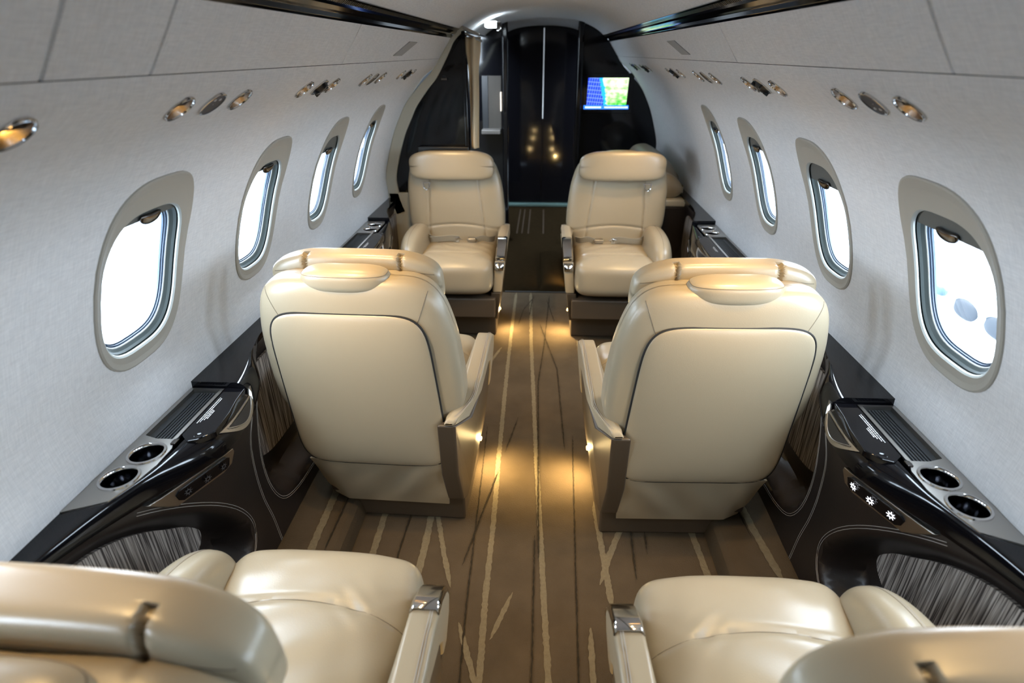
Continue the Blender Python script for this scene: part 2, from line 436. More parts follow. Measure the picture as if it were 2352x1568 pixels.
for i in range(60):
    for j in range(n-1): F.append((i*n+j, i*n+j+1, (i+1)*n+j+1, (i+1)*n+j))
tag(put('ceiling', V, F, 'fabric'), kind='structure')
# the hull outside closes the cabin against the daylight
mb = MB()
for side in (-1, 1):
    mb.add([(side*0.389, -1.7, H+0.10), (side*0.389, 5.42, H+0.10), (side*0.44, 5.42, H+0.10), (side*0.44, -1.7, H+0.10)], [(0, 1, 2, 3)], 'gap')
tag(mb.out('trim_rail_backing', fix=False), kind='structure')

# rails with a perforated grille and warm light slots under the ceiling
def light_rail(side, y1):
    y0 = -1.6; nm = 'left' if side < 0 else 'right'
    r = empty('light_rail', (side*0.41, y0, H+0.09))
    q = Vector(r.location)
    def P(x, y, z): return Vector((side*x, y, z+H))-q
    cs = [(0.4285, 0.062), (0.426, 0.066), (0.4225, 0.0665), (0.4215, 0.074), (0.411, 0.080), (0.4085, 0.077), (0.400, 0.0835), (0.3975, 0.090), (0.3855, 0.0985), (0.389, 0.104)]
    V = []; F = []
    for y in (y0, y1):
        for (x, z) in cs: V.append(P(x, y, z))
    n = len(cs)
    for j in range(n-1): F.append((j, j+1, n+j+1, n+j))
    o = put('rail', V, F, 'black', r, smooth=False)
    mb = MB(); y = 0.6
    while y < y1-0.03:      # row of amber lit louvres
        mb.add([P(0.4205, y, 0.0748), P(0.4125, y, 0.0795), P(0.4125, y+0.0045, 0.0795), P(0.4205, y+0.0045, 0.0748)], [(0, 1, 2, 3)], 'amber_dim'); y += 0.0095
    g = mb.out('louvre_light', r, smooth=False, fix=False)
    mb = MB(); y = 0.6
    while y < y1-0.03:
        mb.add([P(0.3965, y, 0.0885), P(0.3875, y, 0.095), P(0.3875, y+0.005, 0.095), P(0.3965, y+0.005, 0.0885)], [(0, 1, 2, 3)], 'grille_grey'); y += 0.011
    mb.out('grille', r, smooth=False, fix=False)
    return r
M['amber_dim'] = mat('amber_louvre', (0.5, 0.3, 0.1), 0.4, emis=(1.0, 0.60, 0.22), estr=0.9)
M['grille_grey'] = mat('grille_metal', (0.16, 0.16, 0.15), 0.35, metal=0.8)
r = light_rail(-1, 3.0); tag(r, 'black gloss light rail with amber louvres under the ceiling, left side', 'light rail')
r = light_rail(1, 4.22); tag(r, 'black gloss light rail with amber louvres under the ceiling, right side', 'light rail')
# grey rectangular vent plates in the overhead panels
for side, y in ((-1, 2.03), (1, 2.07)):
    mb = MB(); a = Vector((0.4775, 0, -0.0075)); b = Vector((0.448, 0, 0.0345))
    nn = Vector((-(b-a).z, 0, (b-a).x)).normalized()*-1
    off = Vector((-0.0018, 0, -0.0012))
    pts = [a+off, b+off+Vector((0, 0.13, 0)), b+off+Vector((0, 0.26, 0)), a+off+Vector((0, 0.12, 0))]
    v = [Vector((side*p.x, p.y, p.z)) for p in pts]+[Vector((side*(p.x+0.002), p.y, p.z+0.0015)) for p in pts]
    mb.add(v, [(0, 1, 2, 3), (4, 7, 6, 5), (0, 4, 5, 1), (1, 5, 6, 2), (2, 6, 7, 3), (3, 7, 4, 0)], 'vent')
    o = mb.out('vent_plate', smooth=False); o.location = (0, y, H)
    tag(o, 'small grey rectangular plate in the %s overhead panel' % ('left' if side < 0 else 'right'), 'vent plate')

# ------------------------------------------------------------------ reading lights and air vents above the windows
def frame_at(side):
    s = s_of_z(-0.073); x, z, n = prof(s)
    nin = Vector((-side*n.x, 0, -n.y)).normalized()
    yy = Vector((0, 1, 0)); xx = yy.cross(nin).normalized()
    return Vector((side*x, 0, z+H)), Matrix((xx, yy, nin)).transposed()
def reading_light(side, y, rad=RR):
    p, R3 = frame_at(side); p = p+Vector((0, y, 0))
    e = empty('reading_light', p); e.rotation_euler = R3.to_euler()
    mb = MB(); mb.lathe([(rad, -0.001), (rad, 0.002), (rad-0.0015, 0.0032), (rad-0.003, 0.0030), (rad-0.004, 0.001)], 'chrome'); mb.out('bezel', e, fix=False)
    mb = MB(); mb.lathe([(rad-0.004, 0.001), (rad-0.0045, -0.006), (rad-0.007, -0.013), (0.012, -0.017)], 'reflector'); mb.out('reflector', e, fix=False)
    mb = MB(); mb.lathe([(0.012, -0.017), (0.0105, -0.010), (0.007, -0.0065), (0.0005, -0.006)], 'amber', n=24); mb.out('lens', e, fix=False)
    return e
def air_vent(side, y, gasper):
    p, R3 = frame_at(side); p = p+Vector((0, y, 0))
    e = empty('air_vent' if gasper else 'speaker_cover', p); e.rotation_euler = R3.to_euler()
    mb = MB(); mb.lathe([(RR, -0.001), (RR, 0.003), (RR-0.0015, 0.0035), (RR-0.003, 0.0035)], 'chrome'); mb.out('bezel', e, fix=False)
    if gasper:
        mb = MB(); mb.lathe([(RR-0.003, 0.0035), (RR-0.005, 0.002), (0.018, 0.006), (0.012, 0.011), (0.001, 0.012)], 'satin'); mb.out('nozzle', e, fix=False)
        mb = MB()
        for q in range(4):
            a = q*math.pi/2+0.4; mb.box((-0.003, 0.012, 0.004), (0.003, 0.0245, 0.012), 'satin')
            for i in range(len(mb.v)-8, len(mb.v)):
                x, y_, z = mb.v[i]; mb.v[i] = (x*math.cos(a)-y_*math.sin(a), x*math.sin(a)+y_*math.cos(a), z)
        mb.out('grip_tab', e, bevel=0.001)
    else:
        mb = MB(); mb.lathe([(RR-0.003, 0.0035), (RR-0.0045, 0.002), (0.001, 0.002)], 'disc'); mb.out('disc', e, fix=False)
        mb = MB()
        for s_ in (-1, 1): mb.lathe([(0.0032, 0.0021), (0.002, 0.003), (0.0001, 0.003)], 'print', c=(-0.012, s_*0.008, 0), n=12)
        mb.out('screw', e, fix=False)
    return e
M['disc'] = mat('vent_disc', (0.045, 0.045, 0.05), 0.5)
def lamp(name, loc, tgt, power, size=1.1, blend=0.8, col=WARM, rad=0.012):
    l = bpy.data.lights.new(name, 'SPOT'); l.energy = power; l.color = col; l.spot_size = size; l.spot_blend = blend; l.shadow_soft_size = rad
    o = bpy.data.objects.new(name, l); C.objects.link(o); o.location = loc
    o.rotation_euler = (Vector(tgt)-Vector(loc)).to_track_quat('-Z', 'Y').to_euler(); return o
WN_NAME = {-1: ['nearest the camera', 'above the first window', 'above the second window', 'above the third window', 'above the fourth window'],
           1: ['nearest the camera', 'above the first window', 'above the second window', 'above the third window', 'above the fourth window', 'behind the far right chair', 'beside the bulkhead screen']}
for side in (-1, 1):
    sn = 'left' if side < 0 else 'right'
    for gi, (a, b, c, gas) in enumerate(GR[side]):
        for y, wn in ((a, 'rear'), (c, 'forward')):
            if gi == 0 and (wn == 'rear' or side > 0): 
                pass
            else:
                e = reading_light(side, y, RR if gi < 4 else RR*0.9)
                if gi == 0: tag(e, 'warm chrome reading light at the left edge, closest on the left wall', 'reading light', 'reading lights on the left wall')
                else: tag(e, 'reading light on the %s wall, %s of the pair %s' % (sn, 'nearer' if wn == 'rear' else 'farther', WN_NAME[side][gi]), 'reading light', 'reading lights on the %s wall' % sn)
            if gi < 5:
                p, R3 = frame_at(side)
                lamp('reading_lamp', (p.x-side*0.02, y, p.z-0.006), (side*0.33, y+(0.03, 0.16, 0.02, 0.30, 0.42)[gi], 0.40), POW_READ*(0.5, 1.1, 0.9, 1.0, 0.75)[gi], 1.25, 1.0)
        if gi > 0:
            e = air_vent(side, b, gas)
            tag(e, ('black air vent with grip tabs' if gas else 'flat dark disc in a chrome ring')+' on the %s wall, %s' % (sn, WN_NAME[side][gi]), 'air vent' if gas else 'speaker cover',
                ('air vents' if gas else 'disc covers')+' on the %s wall' % sn)

# ------------------------------------------------------------------ ledges, side panels, consoles
Z0 = -0.697
XE = [(-1.7, .762), (0.50, .760), (0.60, .752), (0.68, .735), (0.75, .713), (0.834, .678), (0.90, .648), (0.98, .637), (1.05, .643), (1.123, .660), (1.207, .685), (1.25, .722), (1.35, .757),
      (1.82, .760), (1.95, .71), (2.10, .655), (2.22, .638), (2.35, .640), (2.48, .664), (2.60, .695), (2.70, .725), (2.82, .760), (4.3, .762)]
DZ = [(-1.7, .012), (0.55, .015), (0.68, .032), (0.80, .046), (0.9, .052), (1.12, .050), (1.22, .036), (1.32, .018), (1.35, .012), (1.85, .012), (2.0, .035), (2.1, .05), (2.5, .05), (2.65, .035), (2.82, .012), (4.3, .012)]
XF = [(-1.7, .762), (0.50, .762), (0.62, .756), (0.70, .738), (0.75, .722), (0.79, .705), (0.85, .698), (0.90, .697), (1.12, .690), (1.22, .715), (1.35, .750), (1.82, .752), (1.98, .72), (2.1, .69), (2.58, .695), (2.70, .735), (2.82, .752), (4.3, .752)]
def lift(y):   # the ledge steps up ahead of each tray
    if y < 1.10: return 0.0
    if y < 1.9: return 0.016
    if y < 2.58: return 0.0
    return 0.016
def xw(z): return prof(s_of_z(z))[0]
def edge_pt(y): return smoothtab(XE, y), Z0+lift(y)*0.3-smoothtab(DZ, y)
def trough(y): return (0.715 < y < 1.095) or (2.04 < y < 2.575)
YS = []
def ylist(y0, y1):
    ys = set([y0, y1]); y = y0
    while y < y1: ys.add(round(y, 4)); y += 0.0125 if (0.4 < y < 1.4 or 1.8 < y < 2.9) else 0.05
    for b in (0.715, 1.095, 1.10, 1.9, 2.04, 2.575, 2.58):
        for e in (-0.0004, 0.0004):
            if y0 < b < y1: ys.add(b+e)
    return sorted(ys)
def ledge(side, y1):
    mb = MB(); V = []; F = []; rows = 0
    for y in ylist(-1.7, y1):
        xe, ze = edge_pt(y); xf = smoothtab(XF, y); z = Z0+lift(y); t = trough(y)
        xi = min(0.702, xf+0.0) if t else xf
        zt = z-(0.055 if t else 0.0)
        L = [(xw(z)+0.004, z), (xw(z)+0.002, zt)] if t else [(xw(z)+0.004, z), (xw(z)-0.001, z)]
        L += [(max(xi, xf)+0.0012+(0.004 if t else .006), zt), (max(xi, xf)+0.001+(0.0035 if t else .004), z)]
        for q in range(9):
            u = q/8; ang = u*math.pi/2
            L.append((xf-(xf-xe)*math.sin(ang)**0.9, z-(z-ze)*(1-math.cos(ang))))
        L.append((xe+0.003, ze-0.004)); L.append((xe+0.014, ze-0.006))
        rows += 1; nL = len(L)
        for (x, zz) in L: V.append((side*x, y, zz+H))
    for i in range(rows-1):
        for j in range(nL-1): F.append((i*nL+j, i*nL+j+1, (i+1)*nL+j+1, (i+1)*nL+j))
    mb.add(V, F, 'black'); o = mb.out('side_ledge')
    return o
o = ledge(-1, 3.0); o.name = 'trim_ledge_left'; tag(o, kind='structure')
o = ledge(1, 3.35); o.name = 'trim_ledge_right'; tag(o, kind='structure')

REC = [(-.60, -.74), (-.625, -.90), (-.585, -1.06), (-.50, -1.13), (-.30, -1.15), (.05, -1.15), (.16, -1.12), (.195, -1.06), (.155, -.975), (.06, -.868), (-.05, -.785), (-.16, -.742), (-.32, -.728), (-.48, -.728)]
RECC = [(p.x, p.y) for p in catmull([(a, b, 0) for a, b in REC], 5, True)]
def sd_poly(px, py, poly):
    d = 1e9; ins = False; n = len(poly)
    for i in range(n):
        ax, ay = poly[i]; bx, by = poly[(i+1) % n]; dx, dy = bx-ax, by-ay
        t = max(0, min(1, ((px-ax)*dx+(py-ay)*dy)/(dx*dx+dy*dy+1e-12)))
        d = min(d, (px-ax-t*dx)**2+(py-ay-t*dy)**2)
        if (ay > py) != (by > py) and px < (bx-ax)*(py-ay)/(by-ay+1e-12)+ax: ins = not ins
    return -math.sqrt(d) if ins else math.sqrt(d)
SEATF = [(0.81, 1), (1.77, 1), (2.45, -1)]     # cushion fronts along the cabin and facing
def rec_d(y, z):
    best = 1
    for yf, fc in SEATF:
        u = (y-yf)*fc
        if -0.75 < u < 0.35: best = min(best, sd_poly(u, z, RECC))
    return best
def panel_x(y, z, cut=True):
    xe, ze = edge_pt(y); xe += 0.006; zb = -1.28
    t = max(0, min(1, (ze-z)/(ze-zb)))
    xb = 0.690
    x = xb+(xe-xb)*(1-t)**1.6+0.012*math.sin(t*math.pi)
    if cut:
        d = rec_d(y, z)
        if d < 0.012:
            k = max(0, min(1, (0.012-d)/0.045)); k = k*k*(3-2*k); x += k*(0.778-x)
    return x
def side_panel(side, y1):
    V = []; F = []; ys = []; y = -1.4
    while y <= y1+1e-6: ys.append(y); y += 0.0125 if y > 0.3 else 0.05
    nz = 52
    for y in ys:
        xe, ze = edge_pt(y); ze -= 0.004
        for j in range(nz+1):
            z = ze+(-1.28-ze)*j/nz; V.append((side*panel_x(y, z), y, z+H))
    n = nz+1
    for i in range(len(ys)-1):
        for j in range(nz): F.append((i*n+j, i*n+j+1, (i+1)*n+j+1, (i+1)*n+j))
    root = empty('side_panel', (side*0.69, 0.9, 0.0)); q = Vector(root.location)
    mb = MB(); mb.add([Vector(v)-q for v in V], F, 'brown'); mb.out('leather_panel', root)
    # twin stitching around each recess and down between the recesses
    mb = MB()
    def onp(y, z): return Vector((side*(panel_x(y, z)-0.0009), y, z+H))-q
    for yf, fc in SEATF:
        for off in (0.020, 0.026):
            pts = []
            P2 = RECC; n2 = len(P2)
            for i in range(n2):
                ax, ay = P2[i-1]; bx, by = P2[(i+1) % n2]; tx, ty = bx-ax, by-ay; l = math.hypot(tx, ty) or 1
                u, z = P2[i][0]+(-ty/l)*-off, P2[i][1]+(tx/l)*-off
                if sd_poly(u, z, RECC) < 0: u, z = P2[i][0]+(-ty/l)*off, P2[i][1]+(tx/l)*off
                pts.append((yf+u*fc, z))
            pts.append(pts[0])
            seg = []
            for (y, z) in pts:
                if z < edge_pt(y)[1]-0.012: seg.append(onp(y, z))
                else:
                    if len(seg) > 2: mb.tube(seg, 0.0007, 'stitch', 4)
                    seg = []
            if len(seg) > 2: mb.tube(seg, 0.0007, 'stitch', 4)
    for off in (0, 0.006):
        pts = [Vector((a, b, 0)) for a, b in ((1.075+off, -.762), (1.055+off, -.82), (1.07+off, -.92), (1.095+off, -1.03), (1.12+off, -1.12), (1.13+off, -1.21))]
        mb.tube([onp(p.x, p.y) for p in catmull(pts, 5)], 0.0007, 'stitch', 4)
    tag(mb.out('stitching', root), 'pale twin stitching')
    # woven inserts inside the recesses
    for yf, fc in SEATF:
        poly = []
        for (u, z) in RECC:
            cu, cz = -0.24, -0.90; du, dz = u-cu, z-cz
            poly.append((yf+(cu+du*0.86)*fc, cz+dz*(0.80 if dz > 0 else 0.60)))
        mb = MB(); mb.prism(poly, 0.768, 0.776, 'woven', lambda a, b, d: Vector((side*d, a, b+H))-q)
        mb.out('woven_insert', root, smooth=False)
    return root
r = side_panel(-1, 3.0); r.name = 'trim_panel_left'; tag(r, kind='structure')
r = side_panel(1, 3.3); r.name = 'trim_panel_right'; tag(r, kind='structure')

def sun_icon(mb, fn, k, r=0.0046):
    for i in range(8):
        a = i*math.pi/4; c, s_ = math.cos(a), math.sin(a); w_ = 0.0007
        v = [(c*r*0.45-s_*w_, s_*r*0.45+c*w_), (c*r-s_*w_, s_*r+c*w_), (c*r+s_*w_, s_*r-c*w_), (c*r*0.45+s_*w_, s_*r*0.45-c*w_)]
        mb.add([fn(*p) for p in v], [(0, 1, 2, 3)], k)
    v = []
    for i in range(12):
        a = i*math.pi/6; v += [(math.cos(a)*r*0.62, math.sin(a)*r*0.62), (math.cos(a)*r*0.36, math.sin(a)*r*0.36)]
    mb.add([fn(*p) for p in v], [(2*i, 2*i+1, (2*i+3) % 24, (2*i+2) % 24) for i in range(12)], k)

def console(side, kind):
    """kind 1: unit beside the near chairs; kind 2: unit beside the far chairs (cup rings ahead of the tray)"""
    root = empty('side_console', (side*0.73, 0.88 if kind == 1 else 2.3, Z0+H)); q = Vector(root.location)
    def P(x, y, z): return Vector((side*x, y, z+H))-q
    zt = Z0+0.0015
    if kind == 1:
        cups = [(0.7465, 0.852), (0.7515, 0.779)]; t0, t1 = 0.900, 1.088
        plate = [(xw(zt)-.001, 0.690), (xw(zt)-.001, 1.094), (0.716, 1.094), (0.716, 0.905), (0.722, 0.893), (0.714, 0.885), (0.7075, 0.87), (0.7065, 0.82), (0.716, 0.765), (0.732, 0.72)]
        tray = [(0.724, t0), (0.724, t1), (xw(zt)-.010, t1), (xw(zt)-.010, t0+0.010), (0.757, t0)]
        sg = 1
    else:
        cups = [(0.7425, 2.425), (0.7425, 2.50)]; t0, t1 = 2.06, 2.375
        plate = [(0.7075, 2.545), (0.716, 2.570), (xw(zt)-.001, 2.570), (xw(zt)-.001, 2.05), (0.716, 2.05), (0.716, 2.375), (0.7075, 2.39)]
        tray = [(0.724, t0), (0.724, t1), (xw(zt)-.010, t1), (xw(zt)-.010, t0), (0.757, t0)]
        sg = -1
    # metal plate with real openings
    pts = [Vector(p) for p in plate]; edges = [(i, (i+1) % len(pts)) for i in range(len(pts))]
    CR = 0.0325; holes = []
    for (cx, cy) in cups:
        lp = [Vector((cx+CR*math.cos(a), cy+CR*math.sin(a))) for a in [2*math.pi*i/40 for i in range(40)]]
        o_ = len(pts); pts += lp; edges += [(o_+i, o_+(i+1) % 40) for i in range(40)]
    o_ = len(pts); pts += [Vector(p) for p in tray]; edges += [(o_+i, o_+(i+1) % len(tray)) for i in range(len(tray))]
    r = delaunay_2d_cdt(pts, edges, [], 0, 1e-6); F = []
    for f in r[2]:
        cx = sum(r[0][i][0] for i in f)/3; cy = sum(r[0][i][1] for i in f)/3
        if sd_poly(cx, cy, plate) > 0 or sd_poly(cx, cy, tray) < 0: continue
        if any(math.hypot(cx-a, cy-b) < CR*0.995 for a, b in cups): continue
        F.append(tuple(f))
    mb = MB(); mb.add([P(v[0], v[1], zt+0.001) for v in r[0]], F, 'brushed')
    pl = [P(a, b, zt+0.001) for a, b in plate]; pl2 = [P(a, b, zt-0.004) for a, b in plate]; n = len(pl)
    mb.add(pl+pl2, [(i, (i+1) % n, n+(i+1) % n, n+i) for i in range(n)], 'brushed')
    mb.out('cup_plate', root, smooth=False)
    for (cx, cy) in cups:
        c = P(cx, cy, zt); e = MB()
        e.lathe([(CR-0.001, -0.001), (CR+0.003, 0.001), (CR+0.002, 0.004), (CR-0.002, 0.0045), (CR-0.004, 0.002), (CR-0.0045, -0.004)], 'chrome', c=c, n=48)
        ring = e.out('cup_ring', root, fix=False)
        e = MB(); e.lathe([(CR-0.0045, -0.004), (CR-0.006, -0.044), (CR-0.010, -0.048), (0.0005, -0.048)], 'cupwall', c=c, n=48)
        e.out('cup_well', root, fix=False)
    # ribbed tray
    mb = MB(); zz = zt-0.009
    tp = [P(a, b, zt+0.001) for a, b in tray]; tb = [P(a, b, zz) for a, b in tray]; n = len(tray)
    mb.add(tp+tb, [(i, (i+1) % n, n+(i+1) % n, n+i) for i in range(n)], 'brushed'); mb.add(tb, [tuple(range(n))], 'rib')
    for i in range(7):
        x = 0.729+i*0.0068
        mb.add([P(x, t0+.004, zz+.0005), P(x+.0042, t0+.004, zz+.0005), P(x+.0042, t1-.003, zz+.0005), P(x, t1-.003, zz+.0005), P(x+.0008, t0+.004, zz+.0025), P(x+.0034, t0+.004, zz+.0025), P(x+.0034, t1-.003, zz+.0025), P(x+.0008, t1-.003, zz+.0025)],
               [(4, 5, 6, 7), (0, 1, 5, 4), (1, 2, 6, 5), (2, 3, 7, 6), (3, 0, 4, 7)], 'rib')
    mb.out('tray', root, smooth=False)
    # folding table lid: a black slab beside the tray with printed notice
    if kind == 1:
        y0, y1 = 0.885, 1.098
        outl = [(0.7135, y0+.03), (0.7135, y1), (0.668, y1), (0.664, y1-0.05), (0.655, 1.0), (0.650, 0.93), (0.672, 0.900), (0.69, 0.893)]
    else:
        y0, y1 = 2.05, 2.38
        outl = [(0.7135, y0), (0.7135, y1), (0.672, y1), (0.662, 2.33), (0.655, 2.2), (0.655, y0)]
    mb = MB(); mb.prism(outl, Z0-0.012, Z0+0.003, 'black', lambda a, b, d: P(a, b, d))
    lid = mb.out('table_lid', root, bevel=0.0025, seg=3)
    mb = MB(); random.seed(3)
    rows = [(0.705, 0.100, 0.0), (0.7005, 0.092, 0.0), (0.696, 0.036, -0.02), (0.692, 0.030, -0.018)] if kind == 1 else [(0.70, 0.06, 0), (0.695, 0.05, 0)]
    yc = 1.005 if kind == 1 else 2.2
    for (x, ln, o_) in rows:
        y = yc+o_-ln/2
        while y < yc+o_+ln/2:
            l = random.choice((0.002, 0.003, 0.0045, 0.006))
            mb.add([P(x, y, Z0+.0034), P(x, y+l, Z0+.0034), P(x-.0020, y+l, Z0+.0034), P(x-.0020, y, Z0+.0034)], [(0, 1, 2, 3)], 'print'); y += l+0.0014
    pr = mb.out('printed_notice', root, smooth=False, fix=False); tag(pr, 'small white printed notice')
    # round hinge recess and metal clip at the end of the lid
    mb = MB(); yh = 0.912 if kind == 1 else 2.36
    mb.lathe([(0.0005, 0.0035), (0.007, 0.0035), (0.0085, 0.0042), (0.0095, 0.0032)], 'black', c=P(0.676, yh, Z0), n=28); mb.out('hinge_cap', root, fix=False)
    mb = MB(); yh = 0.889 if kind == 1 else 2.385
    mb.box(P(0.7175, yh-0.008, Z0-0.002), P(0.707, yh+0.008, Z0+0.006), 'dchrome'); mb.out('latch', root, bevel=0.0015)
    # crescent metal handle on the sloping face
    ya, yb = (0.945, 1.115) if kind == 1 else (2.10, 2.28)
    def face(y, t, o_=0.0):      # t 0 top of slope, 1 lower edge
        xe, ze = edge_pt(y); xf = smoothtab(XF, y); a = t*math.pi/2
        x = xf-(xf-xe)*math.sin(a)**0.9; z = Z0+lift(y)-(Z0+lift(y)-ze)*(1-math.cos(a))
        return P(x-o_*math.sin(a), y, z+o_*math.cos(a)*0.6)
    mb = MB(); top = []; bot = []; ti = []; bi = []
    for i in range(25):
        u = i/24; y = ya+(yb-ya)*u; b = math.sin(u*math.pi)
        top.append((y, 0.50)); bot.append((y, 0.50+0.46*b))
    def grid(ra, rb, o_, k):
        v = []
        for (y, t) in ra: v.append(face(y, t, o_))
        for (y, t) in rb: v.append(face(y, t, o_))
        n_ = len(ra); mb.add(v, [(i, i+1, n_+i+1, n_+i) for i in range(n_-1)], k)
    it = []; ib = []
    for i in range(25):
        u = i/24; y = ya+0.022+(yb-ya-0.044)*u; b = math.sin(u*math.pi)
        it.append((y, 0.56)); ib.append((y, 0.56+0.27*b))
    grid(top, bot, 0.004, 'brushed')
    v = [face(y, t, 0.004) for y, t in top]+[face(y, t, -0.001) for y, t in top]; mb.add(v, [(i, i+1, 25+i+1, 25+i) for i in range(24)], 'brushed')
    v = [face(y, t, 0.004) for y, t in bot]+[face(y, t, -0.001) for y, t in bot]; mb.add(v, [(i, i+1, 25+i+1, 25+i) for i in range(24)], 'brushed')
    hd = mb.out('lid_handle', root, smooth=False, fix=False)
    mb = MB(); grid(it, ib, 0.0048, 'satin'); mb.tube([face(y, t, 0.0052) for y, t in ib], 0.0012, 'brushed', 5)
    mb.out('finger_slot', hd, smooth=False, fix=False)
    # switch plate on the leather below the ledge
    ys0, ys1 = (0.800, 0.950) if kind == 1 else (2.40, 2.52)
    def pan(y, d, o_=0.0):
        xe, ze = edge_pt(y); z = ze-0.006-d; return P(panel_x(y, z, False)-0.0015-o_, y, z)
    sp = [(ys0-0.038, 0.0), (ys0-0.010, 0.0), (ys1-0.02, -0.002), (ys1+0.002, 0.0), (ys1+0.006, 0.010), (ys1-0.004, 0.036), (ys1-0.03, 0.040), (ys0+0.012, 0.040), (ys0-0.006, 0.028), (ys0-0.030, 0.008)]
    mb = MB(); n = len(sp)
    a_ = [pan(y, d, 0.009) for y, d in sp]; b_ = [pan(y, d, -0.002) for y, d in sp]
    mb.add(a_+b_, [tuple(range(n)), *[(i, (i+1) % n, n+(i+1) % n, n+i) for i in range(n)]], 'brushed')
    swp = mb.out('switch_plate', root, bevel=0.002, seg=3)
    ws = [(ys0+0.012, 0.014), (ys0+0.02, 0.008), (ys1-0.022, 0.006), (ys1-0.014, 0.012), (ys1-0.016, 0.030), (ys1-0.024, 0.034), (ys0+0.024, 0.034), (ys0+0.016, 0.028)]
    mb = MB(); mb.add([pan(y, d, 0.0105) for y, d in ws]+[pan(y, d, 0.004) for y, d in ws], [tuple(range(8)), *[(i, (i+1) % 8, 8+(i+1) % 8, 8+i) for i in range(8)]], 'black')
    wnd = mb.out('switch_window', swp, smooth=False)
    for i in range(3):
        mb = MB(); yy = ys0+0.034+(ys1-ys0-0.068)*i/2
        sun_icon(mb, lambda a, b: pan(yy+a, 0.020-b, 0.0114), 'icon' if side > 0 else 'icon_off', 0.0085)
        ic = mb.out('light_button', swp, smooth=False, fix=False)
        tag(ic, 'lit white sun symbol' if side > 0 else 'unlit dark sun symbol')
    return root
M['cupwall'] = mat('cup_well_metal', (0.10, 0.10, 0.11), 0.14, metal=1.0)
for side in (-1, 1):
    sn = 'left' if side < 0 else 'right'
    tag(console(side, 1), 'black %s console with cup holders and ribbed tray, nearest the camera' % sn, 'console')
    tag(console(side, 2), 'black %s console with cup holders beside the far armchair' % sn, 'console')

